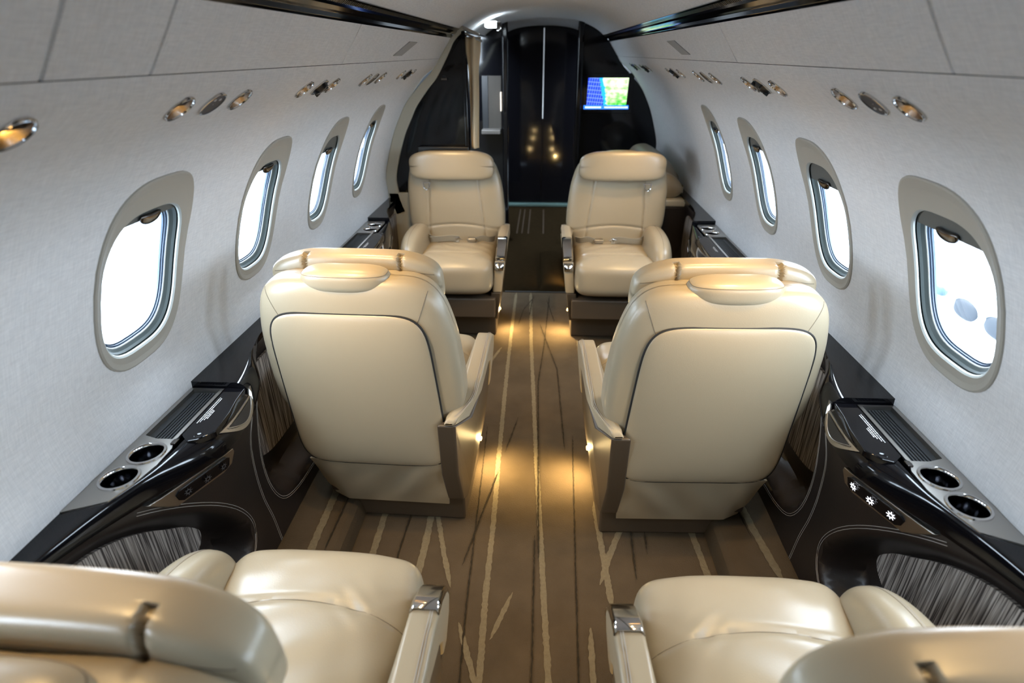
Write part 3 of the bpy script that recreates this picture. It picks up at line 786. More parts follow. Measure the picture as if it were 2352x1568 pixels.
# ------------------------------------------------------------------ floor
def build_floor():
    mb = MB()
    mb.add([(-0.54, -1.7, 0), (0.54, -1.7, 0), (0.54, 3.17, 0), (-0.54, 3.17, 0)], [(0, 1, 2, 3)], 'carpet')
    for s in (-1, 1):
        cs = [(0.515, 0.0), (0.520, 0.035), (0.526, 0.054), (0.540, 0.065), (0.56, 0.068), (0.72, 0.068)]
        for (a, b) in zip(cs, cs[1:]):
            mb.add([(s*a[0], -1.7, a[1]), (s*b[0], -1.7, b[1]), (s*b[0], 3.17, b[1]), (s*a[0], 3.17, a[1])], [(0, 1, 2, 3)], 'carpet')
    cnt = [0]
    def stripe(pts, wd, k, zf=0.0009, rough=0.0012):
        cnt[0] += 1; zf += cnt[0]*0.00012
        P = catmull([(a, b, 0) for a, b in pts], 1) if len(pts) > 2 else [Vector((a, b, 0)) for a, b in pts]
        Q = []
        for a, b in zip(P, P[1:]):
            n = max(2, int((b-a).length/0.008))
            for i in range(n): Q.append(a.lerp(b, i/n))
        Q.append(P[-1]); V = []; N = len(Q)
        for i, p in enumerate(Q):
            t = (Q[min(i+1, N-1)]-Q[max(i-1, 0)]).normalized(); nn = Vector((-t.y, t.x, 0))
            e = min(1, min(i, N-1-i)/6+0.15); jl, jr = random.uniform(-rough, rough), random.uniform(-rough, rough)
            for sgn, j in ((1, jl), (-1, jr)):
                q = p+nn*(sgn*wd/2*e+j); V.append((q.x, q.y, zf+(0.068 if abs(p.x) > 0.55 else 0)))
        mb.add(V, [(2*i, 2*i+1, 2*i+3, 2*i+2) for i in range(N-1)], k)
    L = [([(-.131, 3.16), (-.132, 2.637), (-.128, 2.045), (-.122, 1.585), (-.116, 1.331), (-.115, 1.029), (-.108, .799), (-.10, .3)], .013),
         ([(-.045, 3.16), (-.027, 2.494), (-.008, 2.051), (.011, 1.592), (.026, 1.302), (.037, 1.064), (.05, .807), (.06, .3)], .013),
         ([(-.044, 1.046), (-.093, .905)], .010), ([(.31, 1.385), (.296, 1.352), (.226, 1.185), (.19, 1.08)], .014), ([(.196, 1.40), (.2, 1.328), (.207, 1.184), (.215, 1.0)], .014),
         ([(-.46, 1.5), (-.456, 1.344), (-.452, 1.2), (-.45, 1.0)], .016), ([(-.305, 1.5), (-.311, 1.351), (-.307, 1.182), (-.31, .9)], .017), ([(-.31, 1.38), (-.298, 1.342), (-.248, 1.169), (-.21, 1.05)], .012),
         ([(-.63, 1.5), (-.605, 1.32), (-.600, 1.13), (-.59, 1.0)], .018), ([(.61, 1.5), (.634, 1.2), (.65, 1.05)], .018), ([(.47, 1.45), (.474, 1.342), (.482, 1.205), (.49, 1.05)], .015),
         ([(-.176, .949), (-.118, .798), (-.09, .7)], .012), ([(.155, .95), (.148, .7)], .012), ([(-.41, 2.5), (-.40, 1.9)], .014), ([(-.30, 2.4), (-.33, 1.8)], .012), ([(.30, 2.5), (.36, 1.9)], .014), ([(-.17, 2.45), (-.24, 2.2)], .010), ([(.20, 2.55), (.21, 1.9)], .008)]
    for p, wd in L: stripe(p, wd*1.2, 'carpet_l', rough=0.0016)
    D = [[(-.064, 1.855), (-.102, 1.635)], [(.023, 1.15), (.018, 1.592), (.011, 2.123), (.037, 2.497), (.066, 3.116)], [(.013, 2.722), (.096, 2.241), (.112, 1.658)], [(-.179, 1.791), (-.170, 1.387), (-.162, .987), (-.153, .797), (-.15, .5)],
         [(.144, 1.751), (.129, 1.237), (.119, .81), (.115, .5)], [(.011, 1.248), (.011, .805), (.012, .5)], [(-.118, 1.539), (-.16, 1.293), (-.189, 1.126)], [(-.374, 1.45), (-.374, 1.319), (-.377, 1.195), (-.38, 1.0)], [(.342, 1.45), (.342, 1.345), (.333, 1.19)],
         [(.30, 1.35), (.29, 1.1)], [(-.03, 3.12), (-.045, 2.80)], [(.05, 3.05), (.09, 2.75)], [(-.10, 2.7), (-.08, 2.9), (-.02, 3.1)], [(.60, 1.4), (.615, 1.2)], [(-.555, 1.45), (-.562, 1.1)]]
    for p in D: stripe(p, .0036, 'carpet_d', 0.0011, 0.0012)
    # entry floor beyond the cabin carpet
    mb.add([(-0.8, 3.17, -0.004), (0.8, 3.17, -0.004), (0.8, 5.45, -0.004), (-0.8, 5.45, -0.004)], [(0, 1, 2, 3)], 'carpet_e')
    mb.box((-0.2, 3.168, -0.01), (0.2, 3.182, 0.004), 'gap')
    for x in (-0.19, -0.15, -0.10, 0.02): mb.box((x, 4.42, -0.004), (x+0.010, 5.2, -0.001), 'entry_line')
    # padded hump in the entry floor on the right of the aisle
    V = []; F = []
    for i in range(25):
        y = 3.19+0.78*i/24; e = 1-abs(2*i/24-1)**6
        for j in range(13):
            a = math.pi*j/12; V.append((0.085-0.080*math.cos(a), y, -0.006+0.045*math.sin(a)*e))
    for i in range(24):
        for j in range(12): F.append((i*13+j, i*13+j+1, (i+1)*13+j+1, (i+1)*13+j))
    mb.add(V, F, 'carpet_e')
    o = mb.out('floor', fix=False); tag(o, kind='structure')
build_floor()

# ------------------------------------------------------------------ chairs
def seat(a):
    """armchair facing +y, aisle side at x = a * positive; origin on the floor below the front edge of the cushion"""
    root = empty('cabin_armchair')
    X = lambda v: [(p[0]*a, p[1], p[2]) for p in v]
    def part(name, vf, k, parent=root, seams=None):
        v, f = vf; mb = MB(); mb.add(X(v), f, k)
        if seams:
            for pts, r, kk in seams: mb.tube(X(pts), r, kk, 5)
        return mb.out(name, parent)
    # pedestal and fascia
    mb = MB()
    mb.box((-0.135, -0.46, 0.0), (0.208, -0.14, 0.135), 'taupe'); mb.v = X(mb.v); mb.out('pedestal', root, bevel=0.008)
    mb = MB(); mb.prism([(-0.17, 0.14), (0.212, 0.14), (0.215, 0.24), (-0.18, 0.24)], -0.46, -0.035, 'taupe', lambda x, z, y: (x, y, z)); mb.v = X(mb.v); mb.out('fascia', root, bevel=0.008)
    # cushion
    cw, cdp, ch = 0.192, 0.225, 0.092; cc_ = (0.013, -0.225, 0.321)
    def cf(x, y, z):
        top = max(0, z/ch)
        z2 = z+0.010*top*math.cos(x/cw*1.4)*math.cos(y/cdp*1.2)
        z2 += (y+cdp)*0.055                                # rises to the front
        sy = 0.060+0.028*math.cos(x/cw*1.5)
        z2 -= 0.006*top*bell(y-sy, 0.007)
        if z > 0:
            z2 += 0.0020*top*math.sin(x*55+y*22)*bell(abs(x)-0.14, 0.05)+0.0012*top*math.sin(x*30-y*70+2)+0.0016*top*math.sin((x*0.8+y)*150)*bell(math.hypot(x-0.09, y-0.09), 0.035)+0.0016*top*math.sin((x-y*0.7)*140)*bell(math.hypot(x+0.05, y+0.03), 0.04)
        y2 = y+(0.012*(1-(x/cw)**2) if y > 0 else 0)*abs(y/cdp)
        return (x, y2, z2)
    sm = []
    pts = []
    for i in range(33):
        x = -0.180+0.36*i/32; sy = 0.060+0.028*math.cos(x/cw*1.5)
        pts.append(onpad(cw, cdp, ch, 8.5, 4.2, x, sy, '+z', cf, cc_))
    sm.append((pts, 0.0011, 'seam'))
    part('seat_cushion', pad(cw, cdp, ch, 8.5, 4.2, 72, cf, cc_), 'leather', seams=sm)
    # backrest, leaned back
    LA = math.radians(3.5); by, bz = -0.430, 0.270
    def lean(x, y, z):      # y from the front plane, z along the back
        return (x-0.055*max(0.0, z), by+y*math.cos(LA)-z*math.sin(LA), bz+z*math.cos(LA)+y*math.sin(LA)*1.0)
    bw, bd, bh = 0.250, 0.060, 0.277; zc = 0.277
    def hwf(z):    # width factor along height (z from -bh..bh)
        t = (z+bh)/(2*bh)
        return lerp([(0, .80), (.26, .84), (.36, .985), (.5, 1.0), (.72, .975), (1.0, .875)], t)
    def bf(x, y, z):
        f = (hwf(z)+hwf(z-0.02)+hwf(z+0.02))/3; x2 = x*f
        y2 = y
        if y > 0:     # front: side bolsters, seams, lumbar
            u = abs(x)/bw
            y2 += -0.012*bell(u, 0.55)+0.006*math.sin((z+bh)*9)
            y2 -= 0.006*bell(abs(x2)-(0.138-0.02*(z/bh)), 0.006)
            y2 -= 0.005*bell(z+0.085-0.025*math.cos(x*7), 0.006)*(1 if abs(x2) < 0.14 else 0.6)
        else:
            y2 -= 0.006*(1-(x/bw)**2)
        return lean(x2, y2-0.058, z+zc)
    sm = []
    for s_ in (-1, 1):
        pts = []
        for i in range(30):
            z = -0.235+0.45*i/29; f = hwf(z); xx = (0.138-0.02*(z/bh))*s_/f
            pts.append(onpad(bw, bd, bh, 4.5, 6.5, xx, z, '+y', bf))
        sm.append((pts, 0.0010, 'seam'))
    pts = []
    for i in range(40):
        x = -0.20+0.40*i/39; pts.append(onpad(bw, bd, bh, 4.5, 6.5, x, -0.085+0.025*math.cos(x*7), '+y', bf))
    sm.append((pts, 0.0010, 'seam'))
    # seams that divide the top roll from the side rolls at the rear
    for s_ in (-1, 1):
        pts = []
        for i in range(16):
            t = i/15; x = s_*(0.168+0.050*t); z = 0.165+0.085*t
            pts.append(onpad(bw, bd, bh, 4.5, 6.5, x*(1-0.0*t), min(z, bh*0.97), '-y', bf))
        sm.append((pts, 0.0010, 'seam'))
    back = part('backrest', pad(bw, bd, bh, 4.5, 6.5, 96, bf), 'leather', seams=sm)
    # rear panel set into the roll
    rw, rd, rh = 0.197, 0.016, 0.2300
    def rf(x, y, z):
        t = (z+rh)/(2*rh)
        x2 = x*lerp([(0, 1.03), (.6, 1.0), (1, 0.97)], t)-0.002
        y2 = y-0.010*(1-(x/rw)**2)*(1-(z/rh)**4)
        return lean(x2-0.006, y2-0.114, z+0.2450)
    pz = pad(rw, rd, rh, 7, 7, 40, rf)
    pts = []
    for i in range(81):
        q = 2*math.pi*i/80; c, s2 = math.cos(q), math.sin(q)
        pts.append(rf(1.0*rw*math.copysign(abs(c)**(2/7), c), -0.009, 1.0*rh*math.copysign(abs(s2)**(2/7), s2)))
    pts2 = [(p[0]*1.004, p[1]+0.002, p[2]) for p in pts]
    part('rear_panel', pz, 'leather', seams=[(pts2, 0.0030, 'gap')])
    # lower rear flap
    V = []; F = []; nx, nz = 30, 16
    for j in range(nz+1):
        t = j/nz; z = 0.288-0.190*t; hw = 0.193-0.018*t
        for i in range(nx+1):
            u = -1+2*i/nx; x = -0.006+u*hw
            y = -0.556+0.055*t+0.006*math.sin(u*5+1.5)*t*(1-t)*2+0.004*math.sin(u*9-2+t*5)*math.sin(t*math.pi)
            y += 0.030*max(0, -u-0.72)*3*t
            V.append((x, y, z))
    nV = len(V); V += [(x, y+0.006, z) for x, y, z in V]
    for j in range(nz):
        for i in range(nx):
            q = j*(nx+1)+i; F.append((q, q+1, q+nx+2, q+nx+1)); F.append((nV+q, nV+q+nx+1, nV+q+nx+2, nV+q+1))
    for i in range(nx): F.append((i, nV+i, nV+i+1, i+1)); q = nz*(nx+1)+i; F.append((q, q+1, nV+q+1, nV+q))
    for j in range(nz):
        q = j*(nx+1); F.append((q, q+nx+1, nV+q+nx+1, nV+q)); q += nx; F.append((q, nV+q, nV+q+nx+1, q+nx+1))
    part('rear_flap', (V, F), 'leather')
    # inner carcass behind the flap
    mb = MB(); mb.prism([(-0.515, 0.28), (-0.495, 0.12), (-0.44, 0.12), (-0.42, 0.28)], -0.185, 0.19, 'brown', lambda y, z, x: (x, y, z)); mb.v = X(mb.v); mb.out('seat_frame', root, bevel=0.004)
    # headrest: wide curved pad with three sections, block behind
    hw_, hd_, hh_ = 0.214, 0.036, 0.070; hz = 0.518
    def hf(x, y, z):
        u = x/hw_
        y2 = y-0.012*abs(u)**2.6
        g = bell(abs(x)-0.118, 0.0045)
        k = g*(0.9 if y < -0.1*hd_ else 0.0)
        z2 = z-0.012*k*(1 if z > 0 else 0)-0.030*max(0, abs(u)-0.55)**1.3*(1 if z > 0 else 0.2)
        y2 += -y*0.35*k
        return lean(x*0.99, y2+0.010, z2+hz-0.007)
    pts = []; sm = []
    for i in range(60):
        x = -0.200+0.40*i/59; p = onpad(hw_, hd_, hh_, 4.6, 4.4, x, hh_*0.52, '-y', hf); pts.append(p)
    sm.append((pts, 0.0010, 'seam'))
    head = part('headrest', pad(hw_, hd_, hh_, 4.6, 4.4, 72, hf), 'leather', seams=sm)
    def kf(x, y, z): return lean(x, y-0.082+0.006*(x/0.1)**2, z+0.549)
    pts = []
    for i in range(41):
        q = 2*math.pi*i/40; c, s2 = math.cos(q), math.sin(q)
        x, y = 0.104*math.copysign(abs(c)**(2/3.2), c)*0.965, 0.040*math.copysign(abs(s2)**(2/3.2), s2)*0.93
        pts.append(onpad(0.104, 0.040, 0.030, 3.2, 3.0, x, y, '+z', kf))
    part('headrest_block', pad(0.104, 0.040, 0.030, 3.2, 3.0, 28, kf), 'leather', parent=head, seams=[(pts, 0.0009, 'seam')])
    # outboard arm
    aw, ad, ah = 0.062, 0.238, 0.158
    def af(x, y, z):
        x2 = x*(1-0.10*(z/ah)); 
        z2 = z-0.010*(y/ad)**2*(1 if z > 0 else 0)
        y2 = y
        return (x2-0.198+0.01*max(0, y/ad)**2, y2-0.268, z2+0.352)
    pts = []
    for i in range(50):
        y = -0.215+0.435*i/49; pts.append(onpad(aw, ad, ah, 2.8, 3.3, -0.004, y, '+z', af))
    pts2 = [onpad(aw, ad, ah, 2.8, 3.3, -0.009, -0.215+0.435*i/49, '+z', af) for i in range(50)]
    part('armrest', pad(aw, ad, ah, 2.8, 3.3, 48, af), 'leather', seams=[(pts, 0.0008, 'seam'), (pts2, 0.0006, 'stitch')])
    # aisle arm and shell
    def outw(z): return 0.212+0.048*max(0, min(1, (z-0.06)/0.40))
    armp = [(-0.585, 0.434), (-0.583, 0.448), (-0.572, 0.456), (-0.50, 0.474), (-0.40, 0.488), (-0.22, 0.499), (-0.16, 0.494), (-0.118, 0.470), (-0.088, 0.425), (-0.070, 0.36), (-0.062, 0.262), (-0.10, 0.262), (-0.13, 0.34), (-0.18, 0.405), (-0.26, 0.44), (-0.42, 0.44), (-0.53, 0.432)]
    mb = MB(); n = len(armp)
    def ax(y, z, t):
        c = 0.0 if y > -0.47 else 0.045*((-0.47-y)/0.11)**2
        o = outw(z)+0.006-c; i_ = o-0.048+0.006*(z < 0.3)+0.018*max(0, min(1, (-0.47-y)/0.10)); return i_+(o-i_)*t
    v = []
    for t in (0, 1): v += [(ax(y, z, t), y, z) for y, z in armp]
    mb.add(X(v), [tuple(range(n)), tuple(range(n, 2*n))[::-1]]+[(i, n+i, n+(i+1) % n, (i+1) % n) for i in range(n)], 'leather')
    arm = mb.out('armrest', root, bevel=0.010, seg=4)
    mb = MB()
    for off in (0.010, 0.014):
        pts = [(ax(y, z, 1)-off, y, z+0.0004) for y, z in catmull_pairs(armp[2:9])]
        mb.tube(X(pts), 0.0006, 'stitch', 4)
    mb.out('stitching', arm)
    shp = [(-0.582, 0.434), (-0.53, 0.432), (-0.42, 0.44), (-0.26, 0.44), (-0.18, 0.405), (-0.13, 0.34), (-0.10, 0.262), (-0.062, 0.262), (-0.072, 0.14), (-0.09, 0.11), (-0.42, 0.095), (-0.47, 0.10), (-0.515, 0.13), (-0.555, 0.25)]
    mb = MB(); n = len(shp); v = []
    for t in (0, 1): v += [(ax(y, z, 1)-(0.050 if t == 0 else 0.003), y, z) for y, z in shp]
    mb.add(X(v), [tuple(range(n)), tuple(range(n, 2*n))[::-1]]+[(i, n+i, n+(i+1) % n, (i+1) % n) for i in range(n)], 'taupe')
    mb.out('side_shell', root, bevel=0.007, seg=3)
    # polished end cap with the recline lever on the front of the arm
    mb = MB(); cp = [(-0.185, 0.4985), (-0.16, 0.4965), (-0.132, 0.483), (-0.113, 0.466), (-0.094, 0.436), (-0.084, 0.412)]
    v = []
    for t in (0.0, 0.12, 0.88, 1.0):
        e = -0.0035 if t in (0.0, 1.0) else 0.003
        for (y, z) in cp: v.append((ax(y, z, -0.01+1.02*t), y+e*0.7, z+e))
    n = len(cp); f = [(i*n+j, i*n+j+1, (i+1)*n+j+1, (i+1)*n+j) for i in range(3) for j in range(n-1)]
    mb.add(X(v), f, 'chrome'); cap = mb.out('end_cap', root, fix=True)
    sol = cap.modifiers.new('thick', 'SOLIDIFY'); sol.thickness = 0.003
    mb = MB(); v = []
    for (y, z) in ((-0.082, 0.408), (-0.072, 0.385), (-0.070, 0.372)):
        for t in (0.06, 0.94): v.append((ax(y, z, t), y+0.007, z))
    mb.add(X(v), [(0, 1, 3, 2), (2, 3, 5, 4)], 'chrome'); lv = mb.out('recline_lever', cap, fix=False)
    sol = lv.modifiers.new('thick', 'SOLIDIFY'); sol.thickness = 0.004
    # small floor light on the aisle side
    mb = MB(); V, F = pad(0.004, 0.010, 0.005, 3, 3, 6, None, (0.223, -0.205, 0.118)); mb.add(X(V), F, 'courtesy'); mb.out('courtesy_light', root)
    return root
def catmull_pairs(p): return [(q.x, q.y) for q in catmull([(a, b, 0) for a, b in p], 4)]
def copy_tree(o, parent=None):
    c = o.copy(); C.objects.link(c); c.parent = parent
    for ch in list(o.children): copy_tree(ch, c)
    return c
CX = 0.395
L = seat(1); R = seat(-1)
spec = [(L, -CX, 0.790, -0.03, 'cream leather armchair at bottom left, headrest blurred, seat cushion in view'),
        (L, -CX, 1.77, -0.03, 'cream leather armchair seen from behind, left of the aisle, second row'),
        (L, CX-0.02, 2.45, math.pi, 'cream leather armchair facing the camera on the right, in front of the black screen wall'),
        (R, CX, 0.768, 0.03, 'cream leather armchair at bottom right, seat cushion in view'),
        (R, CX, 1.735, 0.03, 'cream leather armchair seen from behind, right of the aisle, second row'),
        (R, -CX-0.02, 2.45, math.pi, 'cream leather armchair facing the camera on the left, beside the curtain')]
used = set(); seats = []; bare = []
for (pr, x, y, rz, lab) in spec:
    o = pr if pr.name not in used else copy_tree(pr)
    used.add(pr.name); o.location = (x, y, 0); o.rotation_euler = (0, 0, rz); tag(o, lab, 'armchair', 'cream leather cabin armchairs'); seats.append(o)
    sx = 1 if x > 0 else -1
    l = bpy.data.lights.new('courtesy_lamp', 'POINT'); l.energy = POW_AISLE; l.color = (1.0, 0.70, 0.30); l.shadow_soft_size = 0.006
    lamp('courtesy_spot', (sx*(abs(x)-0.240), y-(0.205 if abs(rz) < 1 else -0.205), 0.113), (sx*0.11, y-(0.235 if abs(rz) < 1 else -0.17), 0.0), 8.5, 2.3, 1.0, (1.0, 0.70, 0.30), 0.006)
    lo_ = bpy.data.objects.new('courtesy_lamp', l); C.objects.link(lo_); lo_.location = (sx*(abs(x)-0.246), y-(0.205 if abs(rz) < 1 else -0.205), 0.112)

mb = MB(); V, F = pad(0.004, 0.010, 0.005, 3, 3, 6); mb.add(V, F, 'courtesy'); o = mb.out('floor_light'); o.location = (0.172, 3.22, 0.10)
tag(o, 'tiny warm floor light low behind the far right armchair', 'floor light')
lamp('floor_lamp_light', (0.164, 3.24, 0.11), (0.085, 3.50, 0.0), 5.0, 2.4, 1.0, (1.0, 0.66, 0.24), 0.006)
def drop_tree(o):
    for ch in list(o.children): drop_tree(ch)
    bpy.data.objects.remove(o, do_unlink=True)
for st in (seats[1], seats[4]):          # the second row's arms end in plain leather
    for ch in list(st.children):
        if ch.name.startswith('end_cap'): drop_tree(ch)
# lap belts on the two far chairs, hook under the headrest
def belts(ch, mir):
    def ribbon(pts, wd, k, mb):
        P = catmull(pts, 6); v = []
        for i, p in enumerate(P):
            t = (P[min(i+1, len(P)-1)]-P[max(i-1, 0)]).normalized(); s_ = Vector((0, 0.35, 1)).normalized()
            s_ = (s_-t*s_.dot(t)).normalized(); nn = t.cross(s_)
            v += [p+s_*wd/2+nn*.001, p-s_*wd/2+nn*.001, p-s_*wd/2-nn*.001, p+s_*wd/2-nn*.001]
        mb.add(v, [(4*i+j, 4*i+(j+1) % 4, 4*i+4+(j+1) % 4, 4*i+4+j) for i in range(len(P)-1) for j in range(4)]+[(0, 1, 2, 3), tuple(4*(len(P)-1)+j for j in (3, 2, 1, 0))], k)
    mb = MB(); s = mir
    zc = 0.426
    ribbon([(s*-0.155, -0.365, zc), (s*-0.13, -0.330, zc+.012), (s*-0.07, -0.310, zc+.022), (s*-0.02, -0.300, zc+.030), (s*0.01, -0.310, zc+.02), (s*-0.03, -0.325, zc+.012), (s*-0.09, -0.330, zc+.012), (s*-0.135, -0.350, zc+.016), (s*-0.15, -0.365, zc+.02)], 0.032, 'belt', mb)
    ribbon([(s*0.19, -0.365, zc+.01), (s*0.165, -0.340, zc+.012), (s*0.13, -0.330, zc+.022), (s*0.10, -0.330, zc+.012)], 0.032, 'belt', mb)
    b = mb.out('lap_belt', ch, smooth=False)
    mb = MB(); mb.box((min(s*0.055, s*0.10), -0.350, zc+.005), (max(s*0.055, s*0.10), -0.315, zc+.022), 'brushed'); mb.out('buckle', b, bevel=0.003)
    mb = MB(); mb.tube([(s*-0.005, -0.300, zc+.028), (s*0.012, -0.295, zc+.034), (s*0.028, -0.305, zc+.022), (s*0.012, -0.310, zc+.012), (s*-0.004, -0.305, zc+.022)], 0.0022, 'chrome', 6); mb.out('belt_tongue', b)
    ys, zs = -0.445, 0.70
    mb = MB(); x0 = s*-0.155
    mb.tube([(x0-0.018, ys+0.012, zs), (x0-0.014, ys+0.02, zs-.022), (x0, ys+0.022, zs-.036), (x0+0.014, ys+0.02, zs-.022), (x0+0.018, ys+0.012, zs)], 0.003, 'chrome', 8)
    mb.tube([(x0-0.018, ys+0.012, zs-0.002), (x0+0.018, ys+0.012, zs-0.002)], 0.004, 'chrome', 8)
    mb.out('belt_guide', ch)
belts(seats[2], 1); belts(seats[5], -1)

# ------------------------------------------------------------------ forward bulkheads
def outline(side, x_in, shrink=0.0, zb=-1.28):
    full = [(0.765, -0.77), (0.788, -0.70), (0.799, -0.64), (0.802, -0.57), (0.780, -0.48), (0.744, -0.37), (0.712, -0.30), (0.662, -0.215), (0.585, -0.132), (0.535, -0.085), (0.490, -0.025), (0.455, 0.025), (0.4285, 0.064), (0.388, 0.100), (0.326, 0.142), (0.242, 0.175), (0.13, 0.193)]
    cs = [(p.x, p.y) for p in catmull([(a, b, 0) for a, b in full], 4)]
    out = []
    for (x, z) in cs:
        if x-shrink < x_in: break
        out.append((side*(x-shrink), z-shrink*0.3))
    return [(side*x_in, zb), (side*0.70, zb)]+out+[(side*x_in, out[-1][1]+0.01)]
# left partition at y = 3.0 : cream frame, black panel
root = empty('partition_left', (-0.6, 3.0, 0)); tag(root, kind='structure'); q = Vector(root.location)
full = outline(-1, 0.365); arc = full[2:-1]
mb = MB(); n = len(arc)
def inn(i, wd):
    x, z = arc[i]; k = max(0.0, min(1.0, (z+0.25)/0.30)); wd = wd*(1-0.62*k)
    ax_, az_ = arc[max(i-1, 0)]; bx, bz_ = arc[min(i+1, n-1)]; tx, tz = bx-ax_, bz_-az_; l = math.hypot(tx, tz)
    return (x+tz/l*wd, z-tx/l*wd)
fr = [inn(i, 0.055) for i in range(n)]
v = []
for (pts, y) in ((arc, 2.985), (fr, 2.985), (fr, 3.02), (arc, 3.02)):
    v += [Vector((x, y, z+H))-q for x, z in pts]
mb.add(v, [(r_*n+i, r_*n+i+1, ((r_+1) % 4)*n+i+1, ((r_+1) % 4)*n+i) for r_ in range(4) for i in range(n-1)], 'cream')
mb.box(Vector((-0.80, 2.985, H-1.28))-q, Vector((-0.335, 3.03, H-0.655))-q, 'cream')
mb.out('frame', root, bevel=0.004)
mb = MB(); poly = [(x, z) for x, z in fr]+[(-0.365, fr[-1][1]), (-0.365, -0.655), (fr[0][0], -0.655)]
mb.prism(poly, 3.0, 3.035, 'black', lambda a, b, d: Vector((a, d, b+H))-q); mb.out('lacquer_panel', root, smooth=False)
mb = MB(); mb.box((-0.378, 2.97, 0.62), (-0.360, 3.04, H+0.09), 'black')
o = mb.out('partition_edge_post', bevel=0.004); tag(o, 'narrow black post closing the left partition beside the curtain', 'post')
mb = MB(); mb.box((-0.62, 2.965, H-0.56), (-0.36, 2.999, H-0.42), 'satin')
o = mb.out('wall_box', bevel=0.005); tag(o, 'flat black box on the left partition above the chair', 'box')
mb = MB(); mb.box((-0.485, 2.985, H-0.118), (-0.455, 2.998, H-0.108), 'dchrome'); mb.box((-0.48, 2.99, H-0.106), (-0.462, 2.998, H-0.098), 'satin')
o = mb.out('coat_hook', bevel=0.002); tag(o, 'small dark metal hook near the top of the left partition', 'hook')
# gathered curtain and its rail
V = []; F = []; nx, nz = 40, 40
for j in range(nz+1):
    t = j/nz; z = H+0.066-0.497*t; wd = 0.062*lerp([(0, 1.15), (.12, 1.1), (.25, .85), (.3, .78), (1, .62)], t); xc = -0.326-0.006*t
    for i in range(nx+1):
        u = i/nx; fold = math.sin(u*math.pi*2.6+t*0.8)*0.014*(1-0.5*bell(t-0.27, 0.05))
        V.append((xc-wd/2+u*wd, 3.0+fold-0.006*math.sin(t*9), z))
for j in range(nz):
    for i in range(nx): F.append((j*(nx+1)+i, j*(nx+1)+i+1, (j+1)*(nx+1)+i+1, (j+1)*(nx+1)+i))
o = put('curtain', V, F, 'curtain'); sl = o.modifiers.new('thick', 'SOLIDIFY'); sl.thickness = 0.003
tag(o, 'gathered beige curtain hanging beside the left partition', 'curtain')
mb = MB(); mb.box((-0.372, 2.985, H+0.078), (-0.285, 3.015, H+0.090), 'chrome'); mb.box((-0.372, 2.98, H+0.098), (-0.295, 3.01, H+0.112), 'brushed')
for i in range(len(mb.v)):
    x, y, z = mb.v[i]; mb.v[i] = (x, y, z-(x+0.372)*0.42)
o = mb.out('curtain_rail', bevel=0.003); tag(o, 'short bright metal rail at the top of the beige curtain', 'rail')
# bright ceiling lamp behind the curtain
e = empty('ceiling_lamp', (-0.275, 3.45, H+0.138))
mb = MB(); mb.box((-0.034, -0.05, -0.020), (0.030, 0.05, 0.010), 'white_led'); o = mb.out('lens', e, bevel=0.006)
mb = MB(); mb.box((0.028, -0.05, -0.036), (0.052, 0.05, 0.006), 'dchrome'); mb.out('housing', e, bevel=0.003)
tag(e, 'glowing white lamp at the ceiling right of the curtain rail', 'lamp')
l = bpy.data.lights.new('entry_lamp', 'AREA'); l.energy = 0.22; l.size = 0.06; l.color = (0.8, 0.92, 1.0)
lo = bpy.data.objects.new('entry_lamp', l); C.objects.link(lo); lo.location = (-0.24, 3.40, H+0.10); lo.rotation_euler = (math.radians(175), math.radians(-35), 0)

# galley cabinet on the left beyond the partition
root = empty('galley_cabinet', (-0.5, 4.25, 0)); q = Vector(root.location)
full = outline(-1, 0.245)
mb = MB(); mb.prism(full, 4.25, 4.32, 'black', lambda a, b, d: Vector((a, d, b+H))-q); mb.out('cabinet_front', root, smooth=False)
mb = MB(); mb.box(Vector((-0.275, 4.19, 0))-q, Vector((-0.235, 4.25, H+0.185))-q, 'black'); mb.out('post', root, bevel=0.01)
mb = MB(); mb.box(Vector((-0.415, 4.236, H-0.48))-q, Vector((-0.285, 4.249, H-0.14))-q, 'wood')
mb.box(Vector((-0.415, 4.230, H-0.48))-q, Vector((-0.375, 4.2365, H-0.14))-q, 'satin'); mb.out('niche_back', root)
mb = MB(); mb.box(Vector((-0.415, 4.12, H-0.50))-q, Vector((-0.285, 4.249, H-0.475))-q, 'niche_shelf'); mb.out('niche_shelf', root, bevel=0.003)
mb = MB(); mb.box(Vector((-0.288, 4.205, H-0.36))-q, Vector((-0.284, 4.249, H-0.24))-q, 'strip_light'); mb.out('light_strip', root)
tag(root, 'black galley cabinet with a small lit niche and shelf behind the curtain', 'cabinet')

